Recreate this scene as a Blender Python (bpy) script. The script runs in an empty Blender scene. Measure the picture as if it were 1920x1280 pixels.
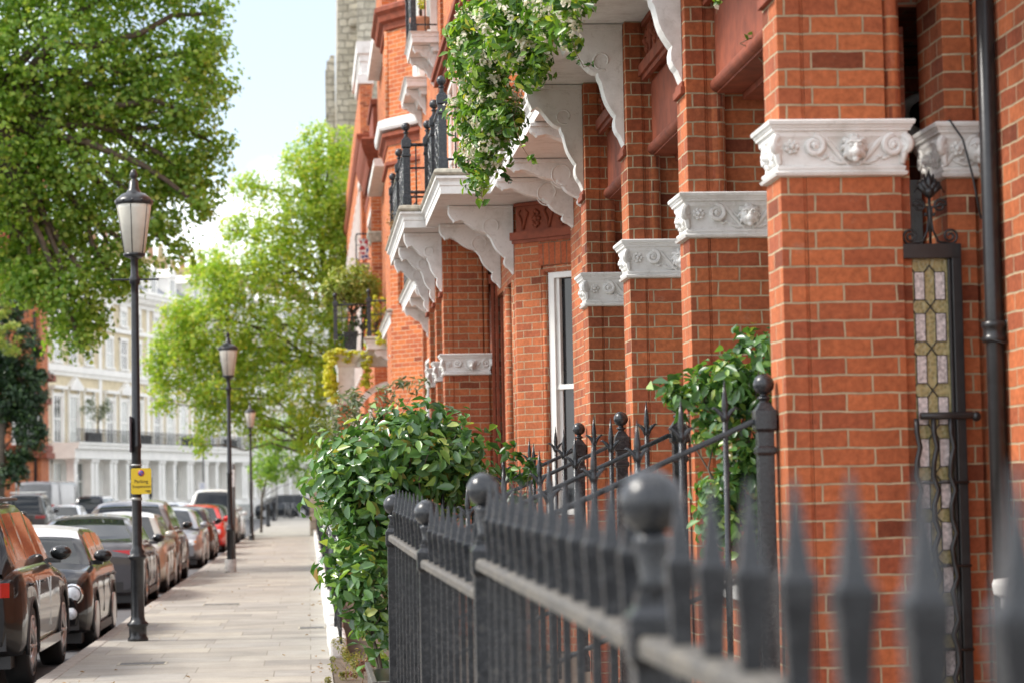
import bpy, bmesh, math, random
import numpy as np
from mathutils import Vector, Matrix
random.seed(7); rng = np.random.default_rng(7)
R = math.radians
D = bpy.data
scene = bpy.context.scene
COL = scene.collection

# ------------------------------------------------------------------ materials
def newmat(name):
    m = D.materials.new(name); m.use_nodes = True
    nt = m.node_tree; b = nt.nodes['Principled BSDF']
    return m, nt, b
def N(nt, t, **kw):
    n = nt.nodes.new(t)
    for k, v in kw.items():
        if k.startswith('i_'): n.inputs[k[2:].replace('_', ' ')].default_value = v
        else: setattr(n, k, v)
    return n
def ramp(nt, fac, stops):
    r = nt.nodes.new('ShaderNodeValToRGB'); e = r.color_ramp.elements
    while len(e) > 1: e.remove(e[-1])
    e[0].position = stops[0][0]; e[0].color = (*stops[0][1], 1)
    for p, c in stops[1:]:
        x = e.new(p); x.color = (*c, 1)
    nt.links.new(fac, r.inputs[0]); return r.outputs[0]
def mixc(nt, f, a, b, mode='MIX'):
    m = nt.nodes.new('ShaderNodeMix'); m.data_type = 'RGBA'; m.blend_type = mode
    for s, v in ((m.inputs[0], f), (m.inputs[6], a), (m.inputs[7], b)):
        if hasattr(v, 'links'): nt.links.new(v, s)
        elif isinstance(v, (int, float)): s.default_value = v
        else: s.default_value = (*v, 1)
    return m.outputs[2]
def bump(nt, b, h, strength=.4, dist=.01):
    n = nt.nodes.new('ShaderNodeBump'); n.inputs['Strength'].default_value = strength; n.inputs['Distance'].default_value = dist
    nt.links.new(h, n.inputs['Height']); nt.links.new(n.outputs[0], b.inputs['Normal']); return n
def pos(nt): return nt.nodes.new('ShaderNodeNewGeometry').outputs['Position']
def noise(nt, scale, detail=4, vec=None, rough=.55):
    n = nt.nodes.new('ShaderNodeTexNoise'); n.inputs['Scale'].default_value = scale; n.inputs['Detail'].default_value = detail
    n.inputs['Roughness'].default_value = rough
    if vec is not None: nt.links.new(vec, n.inputs['Vector'])
    return n.outputs['Fac']
def simple(name, col, rough=.5, metal=0., var=.12, scale=6., coat=0., spec=.5, bmp=0., bscale=60., em=None):
    m, nt, b = newmat(name)
    p = pos(nt); n = noise(nt, scale, 5, p)
    lo = tuple(max(0, c*(1-var)) for c in col); hi = tuple(min(1, c*(1+var)) for c in col)
    nt.links.new(ramp(nt, n, [(.3, lo), (.7, hi)]), b.inputs['Base Color'])
    b.inputs['Roughness'].default_value = rough; b.inputs['Metallic'].default_value = metal
    b.inputs['Coat Weight'].default_value = coat; b.inputs['Coat Roughness'].default_value = .04
    b.inputs['Specular IOR Level'].default_value = spec
    if bmp: bump(nt, b, noise(nt, bscale, 4, p), bmp, .004)
    return m
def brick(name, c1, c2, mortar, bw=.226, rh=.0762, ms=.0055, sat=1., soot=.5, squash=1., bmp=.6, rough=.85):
    m, nt, b = newmat(name)
    uv = nt.nodes.new('ShaderNodeUVMap'); uv.uv_map = 'UVMap'
    p = pos(nt)
    # slightly wobble the courses
    nz = nt.nodes.new('ShaderNodeTexNoise'); nz.inputs['Scale'].default_value = 9; nt.links.new(p, nz.inputs['Vector'])
    sub = nt.nodes.new('ShaderNodeVectorMath'); sub.operation = 'SUBTRACT'; sub.inputs[1].default_value = (.5, .5, .5)
    nt.links.new(nz.outputs['Color'], sub.inputs[0])
    ma = nt.nodes.new('ShaderNodeVectorMath'); ma.operation = 'MULTIPLY_ADD'; ma.inputs[1].default_value = (.012, .012, 0)
    nt.links.new(sub.outputs[0], ma.inputs[0]); nt.links.new(uv.outputs[0], ma.inputs[2])
    t = N(nt, 'ShaderNodeTexBrick', offset=.5, squash=squash, squash_frequency=2)
    nt.links.new(ma.outputs[0], t.inputs['Vector'])
    for k, v in (('Scale', 1), ('Mortar Size', ms), ('Mortar Smooth', .25), ('Brick Width', bw), ('Row Height', rh), ('Bias', 0)):
        t.inputs[k].default_value = v
    t.inputs['Color1'].default_value = (0, 0, 0, 1); t.inputs['Color2'].default_value = (1, 1, 1, 1); t.inputs['Mortar'].default_value = (.5, .5, .5, 1)
    mid = tuple((a+c)/2 for a, c in zip(c1, c2))
    dark = tuple(c*.62 for c in c2)
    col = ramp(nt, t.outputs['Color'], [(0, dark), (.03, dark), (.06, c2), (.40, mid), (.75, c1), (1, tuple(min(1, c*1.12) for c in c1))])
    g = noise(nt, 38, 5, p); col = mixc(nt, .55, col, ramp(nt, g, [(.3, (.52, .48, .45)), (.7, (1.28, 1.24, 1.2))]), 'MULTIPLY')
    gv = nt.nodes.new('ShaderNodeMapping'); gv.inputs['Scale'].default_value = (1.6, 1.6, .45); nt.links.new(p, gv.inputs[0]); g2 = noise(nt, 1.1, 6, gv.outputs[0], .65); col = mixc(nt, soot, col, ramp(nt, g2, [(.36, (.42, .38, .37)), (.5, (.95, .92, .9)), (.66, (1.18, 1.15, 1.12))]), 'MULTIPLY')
    # pale salts in small patches
    g3 = noise(nt, 5.5, 6, p, .7); f3 = ramp(nt, g3, [(.62, (0, 0, 0)), (.78, (.35, .35, .35))])
    col = mixc(nt, f3, col, (.55, .36, .27))
    mo = mixc(nt, .6, mortar, ramp(nt, noise(nt, 14, 4, p), [(.3, (.55, .52, .48)), (.7, (1.2, 1.18, 1.15))]), 'MULTIPLY')
    col = mixc(nt, t.outputs['Fac'], col, mo)
    nt.links.new(col, b.inputs['Base Color']); b.inputs['Roughness'].default_value = rough; b.inputs['Specular IOR Level'].default_value = .25
    inv = nt.nodes.new('ShaderNodeMath'); inv.operation = 'MULTIPLY_ADD'; inv.inputs[1].default_value = -1
    sc = nt.nodes.new('ShaderNodeMath'); sc.operation = 'MULTIPLY'; sc.inputs[1].default_value = .55
    nt.links.new(g, sc.inputs[0]); nt.links.new(t.outputs['Fac'], inv.inputs[0]); nt.links.new(sc.outputs[0], inv.inputs[2])
    bump(nt, b, inv.outputs[0], min(1, bmp*1.4), .009)
    return m
def leafmat(name, stops, rough=.45, trans=.35, tcol=None, spec=.5):
    m, nt, b = newmat(name)
    g = nt.nodes.new('ShaderNodeNewGeometry')
    col = ramp(nt, g.outputs['Random Per Island'], stops)
    nt.links.new(col, b.inputs['Base Color']); b.inputs['Roughness'].default_value = rough; b.inputs['Specular IOR Level'].default_value = spec
    if trans:
        tr = nt.nodes.new('ShaderNodeBsdfTranslucent')
        nt.links.new(mixc(nt, 1., col, tcol or (1.5, 1.5, .55), 'MULTIPLY'), tr.inputs[0])
        mx = nt.nodes.new('ShaderNodeMixShader'); mx.inputs[0].default_value = trans
        nt.links.new(b.outputs[0], mx.inputs[1]); nt.links.new(tr.outputs[0], mx.inputs[2])
        nt.links.new(mx.outputs[0], nt.nodes['Material Output'].inputs[0])
    return m

M = {}
M['brick'] = brick('red_brick', (.45, .140, .056), (.325, .092, .045), (.44, .345, .225), ms=.005)
M['brickdark'] = brick('shaded_brick', (.26, .075, .04), (.15, .045, .03), (.22, .17, .12), soot=.6)  # red brick darkened to carry the shade of recesses and porch in its colour
M['brickfar'] = brick('orange_brick', (.56, .17, .055), (.42, .105, .045), (.62, .46, .32), soot=.25)
M['stock'] = brick('stock_brick', (.52, .42, .25), (.44, .34, .20), (.46, .38, .26), soot=.2)
M['terracotta'] = simple('terracotta', (.23, .058, .028), .7, var=.25, scale=9, bmp=.3, bscale=45, spec=.3)
M['stucco'] = simple('white_stucco', (.83, .81, .76), .6, var=.07, scale=1.6, bmp=.15, bscale=40)
def painted_stone():
    m, nt, b = newmat('painted_stone'); p = pos(nt)
    col = ramp(nt, noise(nt, 5, 6, p, .65), [(.28, (.56, .54, .50)), (.5, (.74, .73, .70)), (.8, (.80, .79, .77))])
    col = mixc(nt, ramp(nt, noise(nt, 22, 6, p, .75), [(.55, (0, 0, 0)), (.78, (.6, .6, .6))]), col, (.33, .29, .24))
    nt.links.new(col, b.inputs['Base Color']); b.inputs['Roughness'].default_value = .55
    bump(nt, b, noise(nt, 55, 5, p), .35, .004); return m
M['paint'] = painted_stone()
M['oldstone'] = simple('weathered_stone', (.38, .35, .28), .9, var=.4, scale=14, bmp=.5, bscale=50)
def iron():
    m, nt, b = newmat('black_iron'); p = pos(nt)
    n = noise(nt, 25, 6, p, .7)
    nt.links.new(ramp(nt, n, [(.35, (.013, .015, .018)), (.60, (.027, .029, .033)), (.74, (.085, .078, .066))]), b.inputs['Base Color'])
    nt.links.new(ramp(nt, n, [(.3, (.16,)*3), (.75, (.38,)*3)]), b.inputs['Roughness'])
    bump(nt, b, noise(nt, 70, 4, p), .25, .003); return m
M['iron'] = iron()
def railiron():
    m, nt, b = newmat('lichened_iron'); p = pos(nt)
    n = noise(nt, 30, 6, p, .75)
    nt.links.new(ramp(nt, n, [(.32, (.025, .025, .024)), (.48, (.065, .06, .053)), (.62, (.15, .13, .10)), (.74, (.26, .20, .075))]), b.inputs['Base Color'])
    b.inputs['Roughness'].default_value = .65; bump(nt, b, n, .4, .004); return m
M['railiron'] = railiron()
M['pipe'] = simple('black_pipe_paint', (.016, .016, .017), .3, var=.3, scale=20, bmp=.1)
M['glass'] = simple('dark_glass', (.018, .02, .022), .05, var=.2, spec=.6)
M['glassgrey'] = simple('window_glass', (.20, .22, .20), .08, var=.45, scale=.8, spec=.8)
M['curtain'] = simple('net_curtain', (.55, .54, .50), .9)
M['woodwhite'] = simple('white_joinery', (.76, .75, .71), .4, var=.06, scale=8)
M['dark'] = simple('dark_interior', (.02, .016, .013), .9)
M['roof'] = simple('grey_slate', (.22, .23, .25), .6, var=.2)
M['lead'] = simple('lead_sheet', (.20, .21, .23), .5)
def leaded():
    m, nt, b = newmat('leaded_glass'); uv = nt.nodes.new('ShaderNodeUVMap')
    t = N(nt, 'ShaderNodeTexVoronoi', i_Scale=60.); nt.links.new(pos(nt), t.inputs['Vector'])
    nt.links.new(ramp(nt, t.outputs['Distance'], [(.1, (.20, .175, .075)), (.7, (.36, .31, .15))]), b.inputs['Base Color'])
    b.inputs['Roughness'].default_value = .2; bump(nt, b, t.outputs['Distance'], .5, .004); return m
M['amber'] = leaded()
M['clear'] = simple('clear_leaded_pane', (.50, .45, .44), .15, var=.5, scale=70, bmp=.6, bscale=90)
def paving():
    m, nt, b = newmat('york_paving'); p = pos(nt)
    uv = nt.nodes.new('ShaderNodeUVMap')
    t = N(nt, 'ShaderNodeTexBrick', offset=.42, squash=.75, squash_frequency=3)
    nt.links.new(uv.outputs[0], t.inputs['Vector'])
    for k, v in (('Scale', 1), ('Mortar Size', .0055), ('Mortar Smooth', .2), ('Brick Width', 1.05), ('Row Height', .72)): t.inputs[k].default_value = v
    t.inputs['Color1'].default_value = (0, 0, 0, 1); t.inputs['Color2'].default_value = (1, 1, 1, 1)
    col = ramp(nt, t.outputs['Color'], [(0, (.25, .236, .21)), (.35, (.32, .298, .258)), (.6, (.30, .288, .262)), (1, (.37, .343, .288))])
    col = mixc(nt, .75, col, ramp(nt, noise(nt, 2.2, 7, p, .65), [(.3, (.70, .68, .66)), (.7, (1.15, 1.13, 1.1))]), 'MULTIPLY')
    col = mixc(nt, .5, col, ramp(nt, noise(nt, 45, 5, p), [(.3, (.75, .75, .75)), (.7, (1.2, 1.2, 1.2))]), 'MULTIPLY')
    spots = ramp(nt, noise(nt, 16, 3, p), [(.70, (0, 0, 0)), (.76, (.7, .7, .7))]); col = mixc(nt, spots, col, (.16, .14, .12))
    col = mixc(nt, t.outputs['Fac'], col, (.19, .165, .13))
    nt.links.new(col, b.inputs['Base Color']); b.inputs['Roughness'].default_value = .75
    inv = nt.nodes.new('ShaderNodeMath'); inv.operation = 'SUBTRACT'; inv.inputs[0].default_value = 1; nt.links.new(t.outputs['Fac'], inv.inputs[1])
    bump(nt, b, inv.outputs[0], .5, .006); return m
M['paving'] = paving()
M['granite'] = simple('kerb_granite', (.31, .28, .245), .75, var=.25, scale=9, bmp=.3)
M['asphalt'] = simple('asphalt', (.085, .085, .088), .85, var=.25, scale=3, bmp=.4, bscale=120)
M['earth'] = simple('earth', (.10, .075, .05), .95, var=.4, scale=8, bmp=.5)
M['areafloor'] = simple('area_concrete', (.22, .20, .18), .9, var=.3, scale=3)
def ragstone():
    m, nt, b = newmat('ragstone'); p = pos(nt)
    uv = nt.nodes.new('ShaderNodeUVMap')
    nz = nt.nodes.new('ShaderNodeTexNoise'); nz.inputs['Scale'].default_value = 1.6; nt.links.new(p, nz.inputs['Vector'])
    ma = nt.nodes.new('ShaderNodeVectorMath'); ma.operation = 'MULTIPLY_ADD'; ma.inputs[1].default_value = (.22, .22, 0)
    nt.links.new(nz.outputs['Color'], ma.inputs[0]); nt.links.new(uv.outputs[0], ma.inputs[2])
    t = N(nt, 'ShaderNodeTexBrick', offset=.37, squash=.6, squash_frequency=3); nt.links.new(ma.outputs[0], t.inputs['Vector'])
    for k, v in (('Scale', 1), ('Mortar Size', .03), ('Mortar Smooth', .6), ('Brick Width', .75), ('Row Height', .34)): t.inputs[k].default_value = v
    t.inputs['Color1'].default_value = (0, 0, 0, 1); t.inputs['Color2'].default_value = (1, 1, 1, 1)
    col = ramp(nt, t.outputs['Color'], [(0, (.40, .37, .30)), (.5, (.50, .46, .37)), (1, (.58, .54, .45))])
    col = mixc(nt, .7, col, ramp(nt, noise(nt, 3, 6, p, .7), [(.3, (.55, .53, .5)), (.7, (1.2, 1.18, 1.12))]), 'MULTIPLY')
    col = mixc(nt, t.outputs['Fac'], col, (.33, .30, .24))
    nt.links.new(col, b.inputs['Base Color']); b.inputs['Roughness'].default_value = .9
    a = nt.nodes.new('ShaderNodeMath'); a.operation = 'SUBTRACT'; nt.links.new(noise(nt, 4, 5, p), a.inputs[0]); nt.links.new(t.outputs['Fac'], a.inputs[1])
    bump(nt, b, a.outputs[0], .9, .12); return m
M['ragstone'] = ragstone()
M['bark'] = simple('bark', (.10, .08, .06), .9, var=.4, scale=12, bmp=.5)
M['twig'] = simple('dry_twig', (.24, .16, .10), .9, var=.3)
M['plane'] = leafmat('plane_leaves', [(0, (.09, .20, .03)), (.35, (.19, .33, .05)), (.7, (.28, .44, .075)), (.93, (.40, .52, .12)), (1, (.44, .46, .13))], .42, .5)
M['lime'] = leafmat('pale_leaves', [(0, (.19, .33, .035)), (.4, (.32, .47, .05)), (.8, (.48, .57, .07)), (1, (.60, .54, .08))], .5, .5, tcol=(1.35, 1.4, .7))
M['camellia'] = leafmat('camellia_leaves', [(0, (.035, .095, .03)), (.35, (.075, .175, .05)), (.7, (.13, .265, .07)), (.9, (.24, .38, .08)), (.975, (.38, .44, .10)), (1, (.36, .22, .08))], .27, .25, spec=.75)
M['ivyl'] = leafmat('ivy_leaves', [(0, (.012, .05, .012)), (.5, (.04, .11, .022)), (1, (.11, .21, .035))], .35, .25)
M['jasmine'] = leafmat('jasmine_leaves', [(0, (.035, .10, .018)), (.35, (.09, .20, .03)), (.75, (.19, .34, .045)), (.95, (.33, .46, .07)), (1, (.6, .52, .08))], .35, .35)
M['flower'] = leafmat('white_flowers', [(0, (.70, .64, .46)), (1, (.86, .82, .70))], .6, .3, tcol=(1, 1, .9))
M['darkleaf'] = leafmat('dark_evergreen', [(0, (.008, .03, .012)), (.6, (.022, .06, .018)), (1, (.06, .12, .025))], .4, .15)
M['goldleaf'] = leafmat('golden_leaves', [(0, (.32, .36, .03)), (.5, (.55, .54, .05)), (1, (.72, .65, .12))], .5, .45)
M['topiary'] = leafmat('bay_leaves', [(0, (.14, .21, .03)), (.5, (.29, .38, .06)), (1, (.52, .48, .16))], .45, .35)
M['dryleaf'] = leafmat('dry_leaves', [(0, (.20, .12, .06)), (1, (.42, .28, .16))], .7, .2)
M['weed'] = leafmat('weeds', [(0, (.08, .11, .025)), (.5, (.20, .21, .06)), (1, (.36, .30, .12))], .7, .4)
M['redweed'] = leafmat('brown_weeds', [(0, (.10, .035, .025)), (1, (.24, .10, .06))], .8, .2)
M['olive'] = leafmat('olive_leaves', [(0, (.06, .10, .05)), (.6, (.15, .20, .10)), (1, (.30, .33, .18))], .4, .25)

# ------------------------------------------------------------------ mesh builder
class MB:
    def __init__(s): s.v = []; s.f = []; s.m = []; s.sm = []
    def add(s, vs, fs, mi=0, smooth=False):
        o = len(s.v); s.v += [tuple(v) for v in vs]
        for f in fs: s.f.append(tuple(i+o for i in f)); s.m.append(mi); s.sm.append(smooth)
        return s
    def box(s, x0, x1, y0, y1, z0, z1, mi=0):
        return s.add([(x, y, z) for z in (z0, z1) for x, y in ((x0, y0), (x1, y0), (x1, y1), (x0, y1))],
            [(3, 2, 1, 0), (4, 5, 6, 7), (0, 1, 5, 4), (1, 2, 6, 5), (2, 3, 7, 6), (3, 0, 4, 7)], mi)
    def prism(s, poly, z0, z1, mi=0, smooth=False):
        n = len(poly)
        s.add([(x, y, z0) for x, y in poly]+[(x, y, z1) for x, y in poly], [(i, (i+1) % n, n+(i+1) % n, n+i) for i in range(n)], mi, smooth)
        k = len(s.v)-2*n
        s.f += [tuple(range(k+n-1, k-1, -1)), tuple(range(k+n, k+2*n))]; s.m += [mi]*2; s.sm += [False]*2
        return s
    def plate(s, poly, axis, a0, a1, mi=0, smooth=False):
        # extrude a 2-D outline along an axis: 'y': (x,z)   'x': (y,z)
        n = len(poly)
        f = (lambda p, a: (p[0], a, p[1])) if axis == 'y' else (lambda p, a: (a, p[0], p[1]))
        s.add([f(p, a0) for p in poly]+[f(p, a1) for p in poly], [(i, (i+1) % n, n+(i+1) % n, n+i) for i in range(n)], mi, smooth)
        k = len(s.v)-2*n
        s.f += [tuple(range(k+n-1, k-1, -1)), tuple(range(k+n, k+2*n))]; s.m += [mi]*2; s.sm += [False]*2
        return s
    def loft(s, rings, mi=0, smooth=False, caps=True, closed=True):
        n = len(rings[0]); o = len(s.v)
        for r in rings: s.v += [tuple(p) for p in r]
        for j in range(len(rings)-1):
            for i in range(n if closed else n-1):
                a, b = o+j*n+i, o+j*n+(i+1) % n
                s.f.append((a, b, b+n, a+n)); s.m.append(mi); s.sm.append(smooth)
        if caps:
            s.f += [tuple(range(o+n-1, o-1, -1)), tuple(range(o+(len(rings)-1)*n, o+len(rings)*n))]; s.m += [mi]*2; s.sm += [False]*2
        return s
    def mould(s, poly, prof, mi=0, smooth=False):
        # sweep a moulding profile [(outward offset, z)] round a counter-clockwise plan outline
        P = [Vector(p) for p in poly]; n = len(P); rings = []
        dirs = []
        for i in range(n):
            a = (P[i]-P[i-1]).normalized(); b = (P[(i+1) % n]-P[i]).normalized()
            na = Vector((a.y, -a.x)); nb = Vector((b.y, -b.x)); d = na+nb
            dirs.append(d/max(.3, d.dot(na)))
        for o, z in prof: rings.append([(P[i].x+dirs[i].x*o, P[i].y+dirs[i].y*o, z) for i in range(n)])
        return s.loft(rings, mi, smooth)
    def tube(s, path, r, n=8, mi=0, caps=True):
        path = [Vector(p) for p in path]; m = len(path)
        rr = list(r) if hasattr(r, '__len__') else [r]*m
        rings = []; up = None
        for i, p in enumerate(path):
            t = (path[min(i+1, m-1)]-path[max(i-1, 0)]).normalized()
            if up is None: up = t.orthogonal().normalized()
            up = (up-t*up.dot(t)); up = up.normalized() if up.length > 1e-6 else t.orthogonal().normalized()
            w = t.cross(up)
            rings.append([p+up*math.cos(2*math.pi*k/n)*rr[i]+w*math.sin(2*math.pi*k/n)*rr[i] for k in range(n)])
        return s.loft(rings, mi, True, caps)
    def lathe(s, c, prof, n=16, mi=0, smooth=True, sq=False, axis='z'):
        rings = []
        for r, z in prof:
            ring = []
            for k in range(n):
                a = 2*math.pi*(k+.5)/n
                p = (r*math.cos(a), r*math.sin(a), z)
                if sq: p = (r*math.sqrt(2)*math.cos(a), r*math.sqrt(2)*math.sin(a), z)
                if axis == 'x': p = (p[2], p[0], p[1])
                if axis == 'y': p = (p[1], p[2], p[0])
                ring.append((c[0]+p[0], c[1]+p[1], c[2]+p[2]))
            rings.append(ring)
        return s.loft(rings, mi, smooth and not sq)
    def ball(s, c, r, n=16, mi=0, sc=(1, 1, 1)):
        k = n//2; rings = [[(c[0]+r*sc[0]*math.sin(t)*math.cos(2*math.pi*i/n), c[1]+r*sc[1]*math.sin(t)*math.sin(2*math.pi*i/n), c[2]-r*sc[2]*math.cos(t)) for i in range(n)]
            for t in [max(.02, min(math.pi-.02, math.pi*j/k)) for j in range(k+1)]]
        return s.loft(rings, mi, True)
    def build(s, name, mats, parent=None, bevel=0., recalc=True):
        me = D.meshes.new(name); me.from_pydata(s.v, [], s.f)
        mats = mats if isinstance(mats, (list, tuple)) else [mats]
        for x in mats: me.materials.append(M[x] if isinstance(x, str) else x)
        me.polygons.foreach_set('material_index', s.m); me.polygons.foreach_set('use_smooth', s.sm)
        if recalc:
            bm = bmesh.new(); bm.from_mesh(me); bmesh.ops.recalc_face_normals(bm, faces=bm.faces); bm.to_mesh(me); bm.free()
        me.update()
        uv = me.uv_layers.new(name='UVMap')
        arr = np.zeros((len(me.loops), 2), np.float32)
        for p in me.polygons:
            nx, ny, nz = p.normal
            if abs(nz) > .6: t = None
            else:
                l = math.hypot(nx, ny) or 1; t = (-ny/l, nx/l)
                if t[0]+t[1]*1.001 < 0: t = (-t[0], -t[1])
            for li in p.loop_indices:
                c = me.vertices[me.loops[li].vertex_index].co
                arr[li] = (c.x, c.y) if t is None else (c.x*t[0]+c.y*t[1], c.z)
        uv.data.foreach_set('uv', arr.ravel())
        o = D.objects.new(name, me); COL.objects.link(o)
        if parent is not None: adopt(o, parent)
        if bevel:
            b = o.modifiers.new('bevel', 'BEVEL'); b.width = bevel; b.segments = 2; b.limit_method = 'ANGLE'; b.angle_limit = R(40)
        return o
def world_of(o):
    m = o.matrix_basis.copy()
    return (world_of(o.parent) @ o.matrix_parent_inverse @ m) if o.parent else m
def adopt(o, parent):
    o.parent = parent; o.matrix_parent_inverse = world_of(parent).inverted()
def thing(name, label, cat, loc=(0, 0, 0), rz=0, group=None):
    o = D.objects.new(name, None); COL.objects.link(o); o.location = loc; o.rotation_euler = (0, 0, rz); o.empty_display_size = .2
    o['label'] = label; o['category'] = cat
    if group: o['group'] = group
    return o
def tag(o, label, cat, group=None):
    o['label'] = label; o['category'] = cat
    if group: o['group'] = group
    return o
def struct(o, kind='structure'): o['kind'] = kind; return o
def dup(root, loc, rz=None, label=None):
    def cp(o, par):
        c = o.copy(); COL.objects.link(c)
        if par is not None: c.parent = par; c.matrix_parent_inverse = o.matrix_parent_inverse.copy()
        for ch in o.children: cp(ch, c)
        return c
    r = cp(root, None); r.location = loc
    if rz is not None: r.rotation_euler = (0, 0, rz)
    if label: r['label'] = label
    return r

# ------------------------------------------------------------------ foliage
def leaves(name, P, Nn, size, mat, parent=None, aspect=.5, fold=.25, stem=None, jitter=.35):
    """leaf-shaped pairs of triangles at points P, facing roughly Nn"""
    n = len(P); P = np.asarray(P, np.float64); Nn = np.asarray(Nn, np.float64)
    Nn = Nn/(np.linalg.norm(Nn, axis=1, keepdims=True)+1e-9)
    A = rng.normal(size=(n, 3)); A -= (A*Nn).sum(1, keepdims=True)*Nn; A /= np.linalg.norm(A, axis=1, keepdims=True)+1e-9
    B = np.cross(Nn, A)
    s = (size*(1+jitter*rng.uniform(-1, 1, n)))[:, None]; w = s*aspect
    base = P-A*s*.5; tip = P+A*s*.5-Nn*s*.12; mid = P+A*s*.02
    l = mid+B*w*.5+Nn*w*fold; r = mid-B*w*.5+Nn*w*fold
    l2 = P-A*s*.3+B*w*.36+Nn*w*fold*.7; r2 = P-A*s*.3-B*w*.36+Nn*w*fold*.7
    V = np.stack([base, l2, l, tip, r, r2], 1).reshape(-1, 3)
    k = np.arange(n)[:, None]*6
    F = np.concatenate([k+np.array([[0, 3, 2, 1]]), k+np.array([[0, 5, 4, 3]])], 1).reshape(-1)
    me = D.meshes.new(name); me.vertices.add(6*n); me.vertices.foreach_set('co', V.ravel())
    me.loops.add(8*n); me.loops.foreach_set('vertex_index', F.astype(np.int32))
    me.polygons.add(2*n); me.polygons.foreach_set('loop_start', np.arange(2*n, dtype=np.int32)*4)
    me.update(calc_edges=True); me.validate()
    me.materials.append(M[mat]); me.polygons.foreach_set('use_smooth', np.ones(2*n, bool))
    o = D.objects.new(name, me); COL.objects.link(o)
    if parent is not None: adopt(o, parent)
    return o
def blob_points(blobs, n_per, sub, sub_r, shell=.5, flat=1.):
    """clumped points: each ellipsoid blob (x,y,z,rx,ry,rz) gets sub clumps, each clump n_per leaves"""
    P, Q, C = [], [], []
    for (x, y, z, rx, ry, rz) in blobs:
        vol = rx*ry*rz; k = max(3, int(sub*vol**(2/3.)))
        d = rng.normal(size=(k, 3)); d /= np.linalg.norm(d, axis=1, keepdims=True)
        rad = rng.uniform(shell**3, 1, k)**(1/3.)
        c = np.array([x, y, z])+d*rad[:, None]*np.array([rx, ry, rz])
        C.append(c)
        for i in range(k):
            m = max(2, int(n_per*rng.uniform(.45, 1.5))); sr = sub_r*rng.uniform(.55, 1.35)
            e = rng.normal(size=(m, 3)); e /= np.linalg.norm(e, axis=1, keepdims=True); u = rng.uniform(.1, 1, m)**.5
            P.append(c[i]+e*(u*sr)[:, None]*np.array([1, 1, flat]))
            Q.append(e*.8+d[i]*.5+np.array([0, 0, .55])+rng.normal(size=(m, 3))*.45)
    return np.concatenate(P), np.concatenate(Q), np.concatenate(C)
def limb(mb, a, b, r0, r1, sag=.0, n=6, k=6, wob=.06):
    a, b = Vector(a), Vector(b); L = (b-a).length; pts = []
    for i in range(n+1):
        t = i/n; p = a.lerp(b, t)
        p += Vector((random.uniform(-1, 1), random.uniform(-1, 1), random.uniform(-1, 1)))*L*wob*math.sin(math.pi*t)*.6
        p.z += sag*L*math.sin(math.pi*t); pts.append(p)
    mb.tube(pts, [r0+(r1-r0)*i/n for i in range(n+1)], k); return pts

# ------------------------------------------------------------------ camera
F_PX = 4533.; yaw, pitch, roll = R(4.87), R(3.52), R(1.09)
cam = D.cameras.new('camera'); co = D.objects.new('camera', cam); COL.objects.link(co); scene.camera = co
cam.sensor_width = 36; cam.lens = 36*F_PX/1920; cam.clip_start = .1; cam.clip_end = 3000
f = Vector((math.sin(yaw)*math.cos(pitch), math.cos(yaw)*math.cos(pitch), math.sin(pitch)))
r0 = Vector((math.cos(yaw), -math.sin(yaw), 0)); u0 = r0.cross(f)
rr = r0*math.cos(roll)-u0*math.sin(roll); uu = u0*math.cos(roll)+r0*math.sin(roll)
co.matrix_world = Matrix(((rr.x, uu.x, -f.x, 0), (rr.y, uu.y, -f.y, 0), (rr.z, uu.z, -f.z, 1.6), (0, 0, 0, 1)))
cam.dof.use_dof = True; cam.dof.focus_distance = 16.5; cam.dof.aperture_fstop = 3.6

# ------------------------------------------------------------------ light
SUN_EL, SUN_AZ = R(47), R(-84)      # azimuth measured from +Y towards +X
sd = Vector((math.sin(SUN_AZ)*math.cos(SUN_EL), math.cos(SUN_AZ)*math.cos(SUN_EL), math.sin(SUN_EL)))
sl = D.lights.new('sun', 'SUN'); so = D.objects.new('sun', sl); COL.objects.link(so)
sl.energy = 2.5; sl.angle = R(13); sl.color = (1, .95, .87)
so.rotation_euler = sd.to_track_quat('Z', 'Y').to_euler(); so.location = (-20, -20, 40)
w = D.worlds.new('World'); scene.world = w; w.use_nodes = True
nt = w.node_tree; bg = nt.nodes['Background']
sky = nt.nodes.new('ShaderNodeTexSky'); sky.sky_type = 'NISHITA'; sky.sun_disc = False; sky.sun_elevation = SUN_EL; sky.sun_rotation = SUN_AZ
tc = nt.nodes.new('ShaderNodeTexCoord')
mp = nt.nodes.new('ShaderNodeMapping'); mp.inputs['Scale'].default_value = (1, 1, 1.7); mp.inputs['Location'].default_value = (2.1, .6, .4)
nt.links.new(tc.outputs['Generated'], mp.inputs[0])
cl = nt.nodes.new('ShaderNodeTexNoise'); cl.inputs['Scale'].default_value = 5.5; cl.inputs['Detail'].default_value = 7; cl.inputs['Roughness'].default_value = .52
nt.links.new(mp.outputs[0], cl.inputs['Vector'])
cf = ramp(nt, cl.outputs['Fac'], [(.43, (0.15, 0.15, 0.15)), (.60, (.98, .98, .98))])
nt.links.new(mixc(nt, cf, sky.outputs[0], (15.2, 15.2, 15.3)), bg.inputs[0]); bg.inputs['Strength'].default_value = .1
vs = scene.view_settings
vs.view_transform = 'Standard'; vs.look = 'None'; vs.exposure = .93; vs.gamma = 1
scene.cycles.max_bounces = 8; scene.cycles.use_denoising = True

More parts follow.
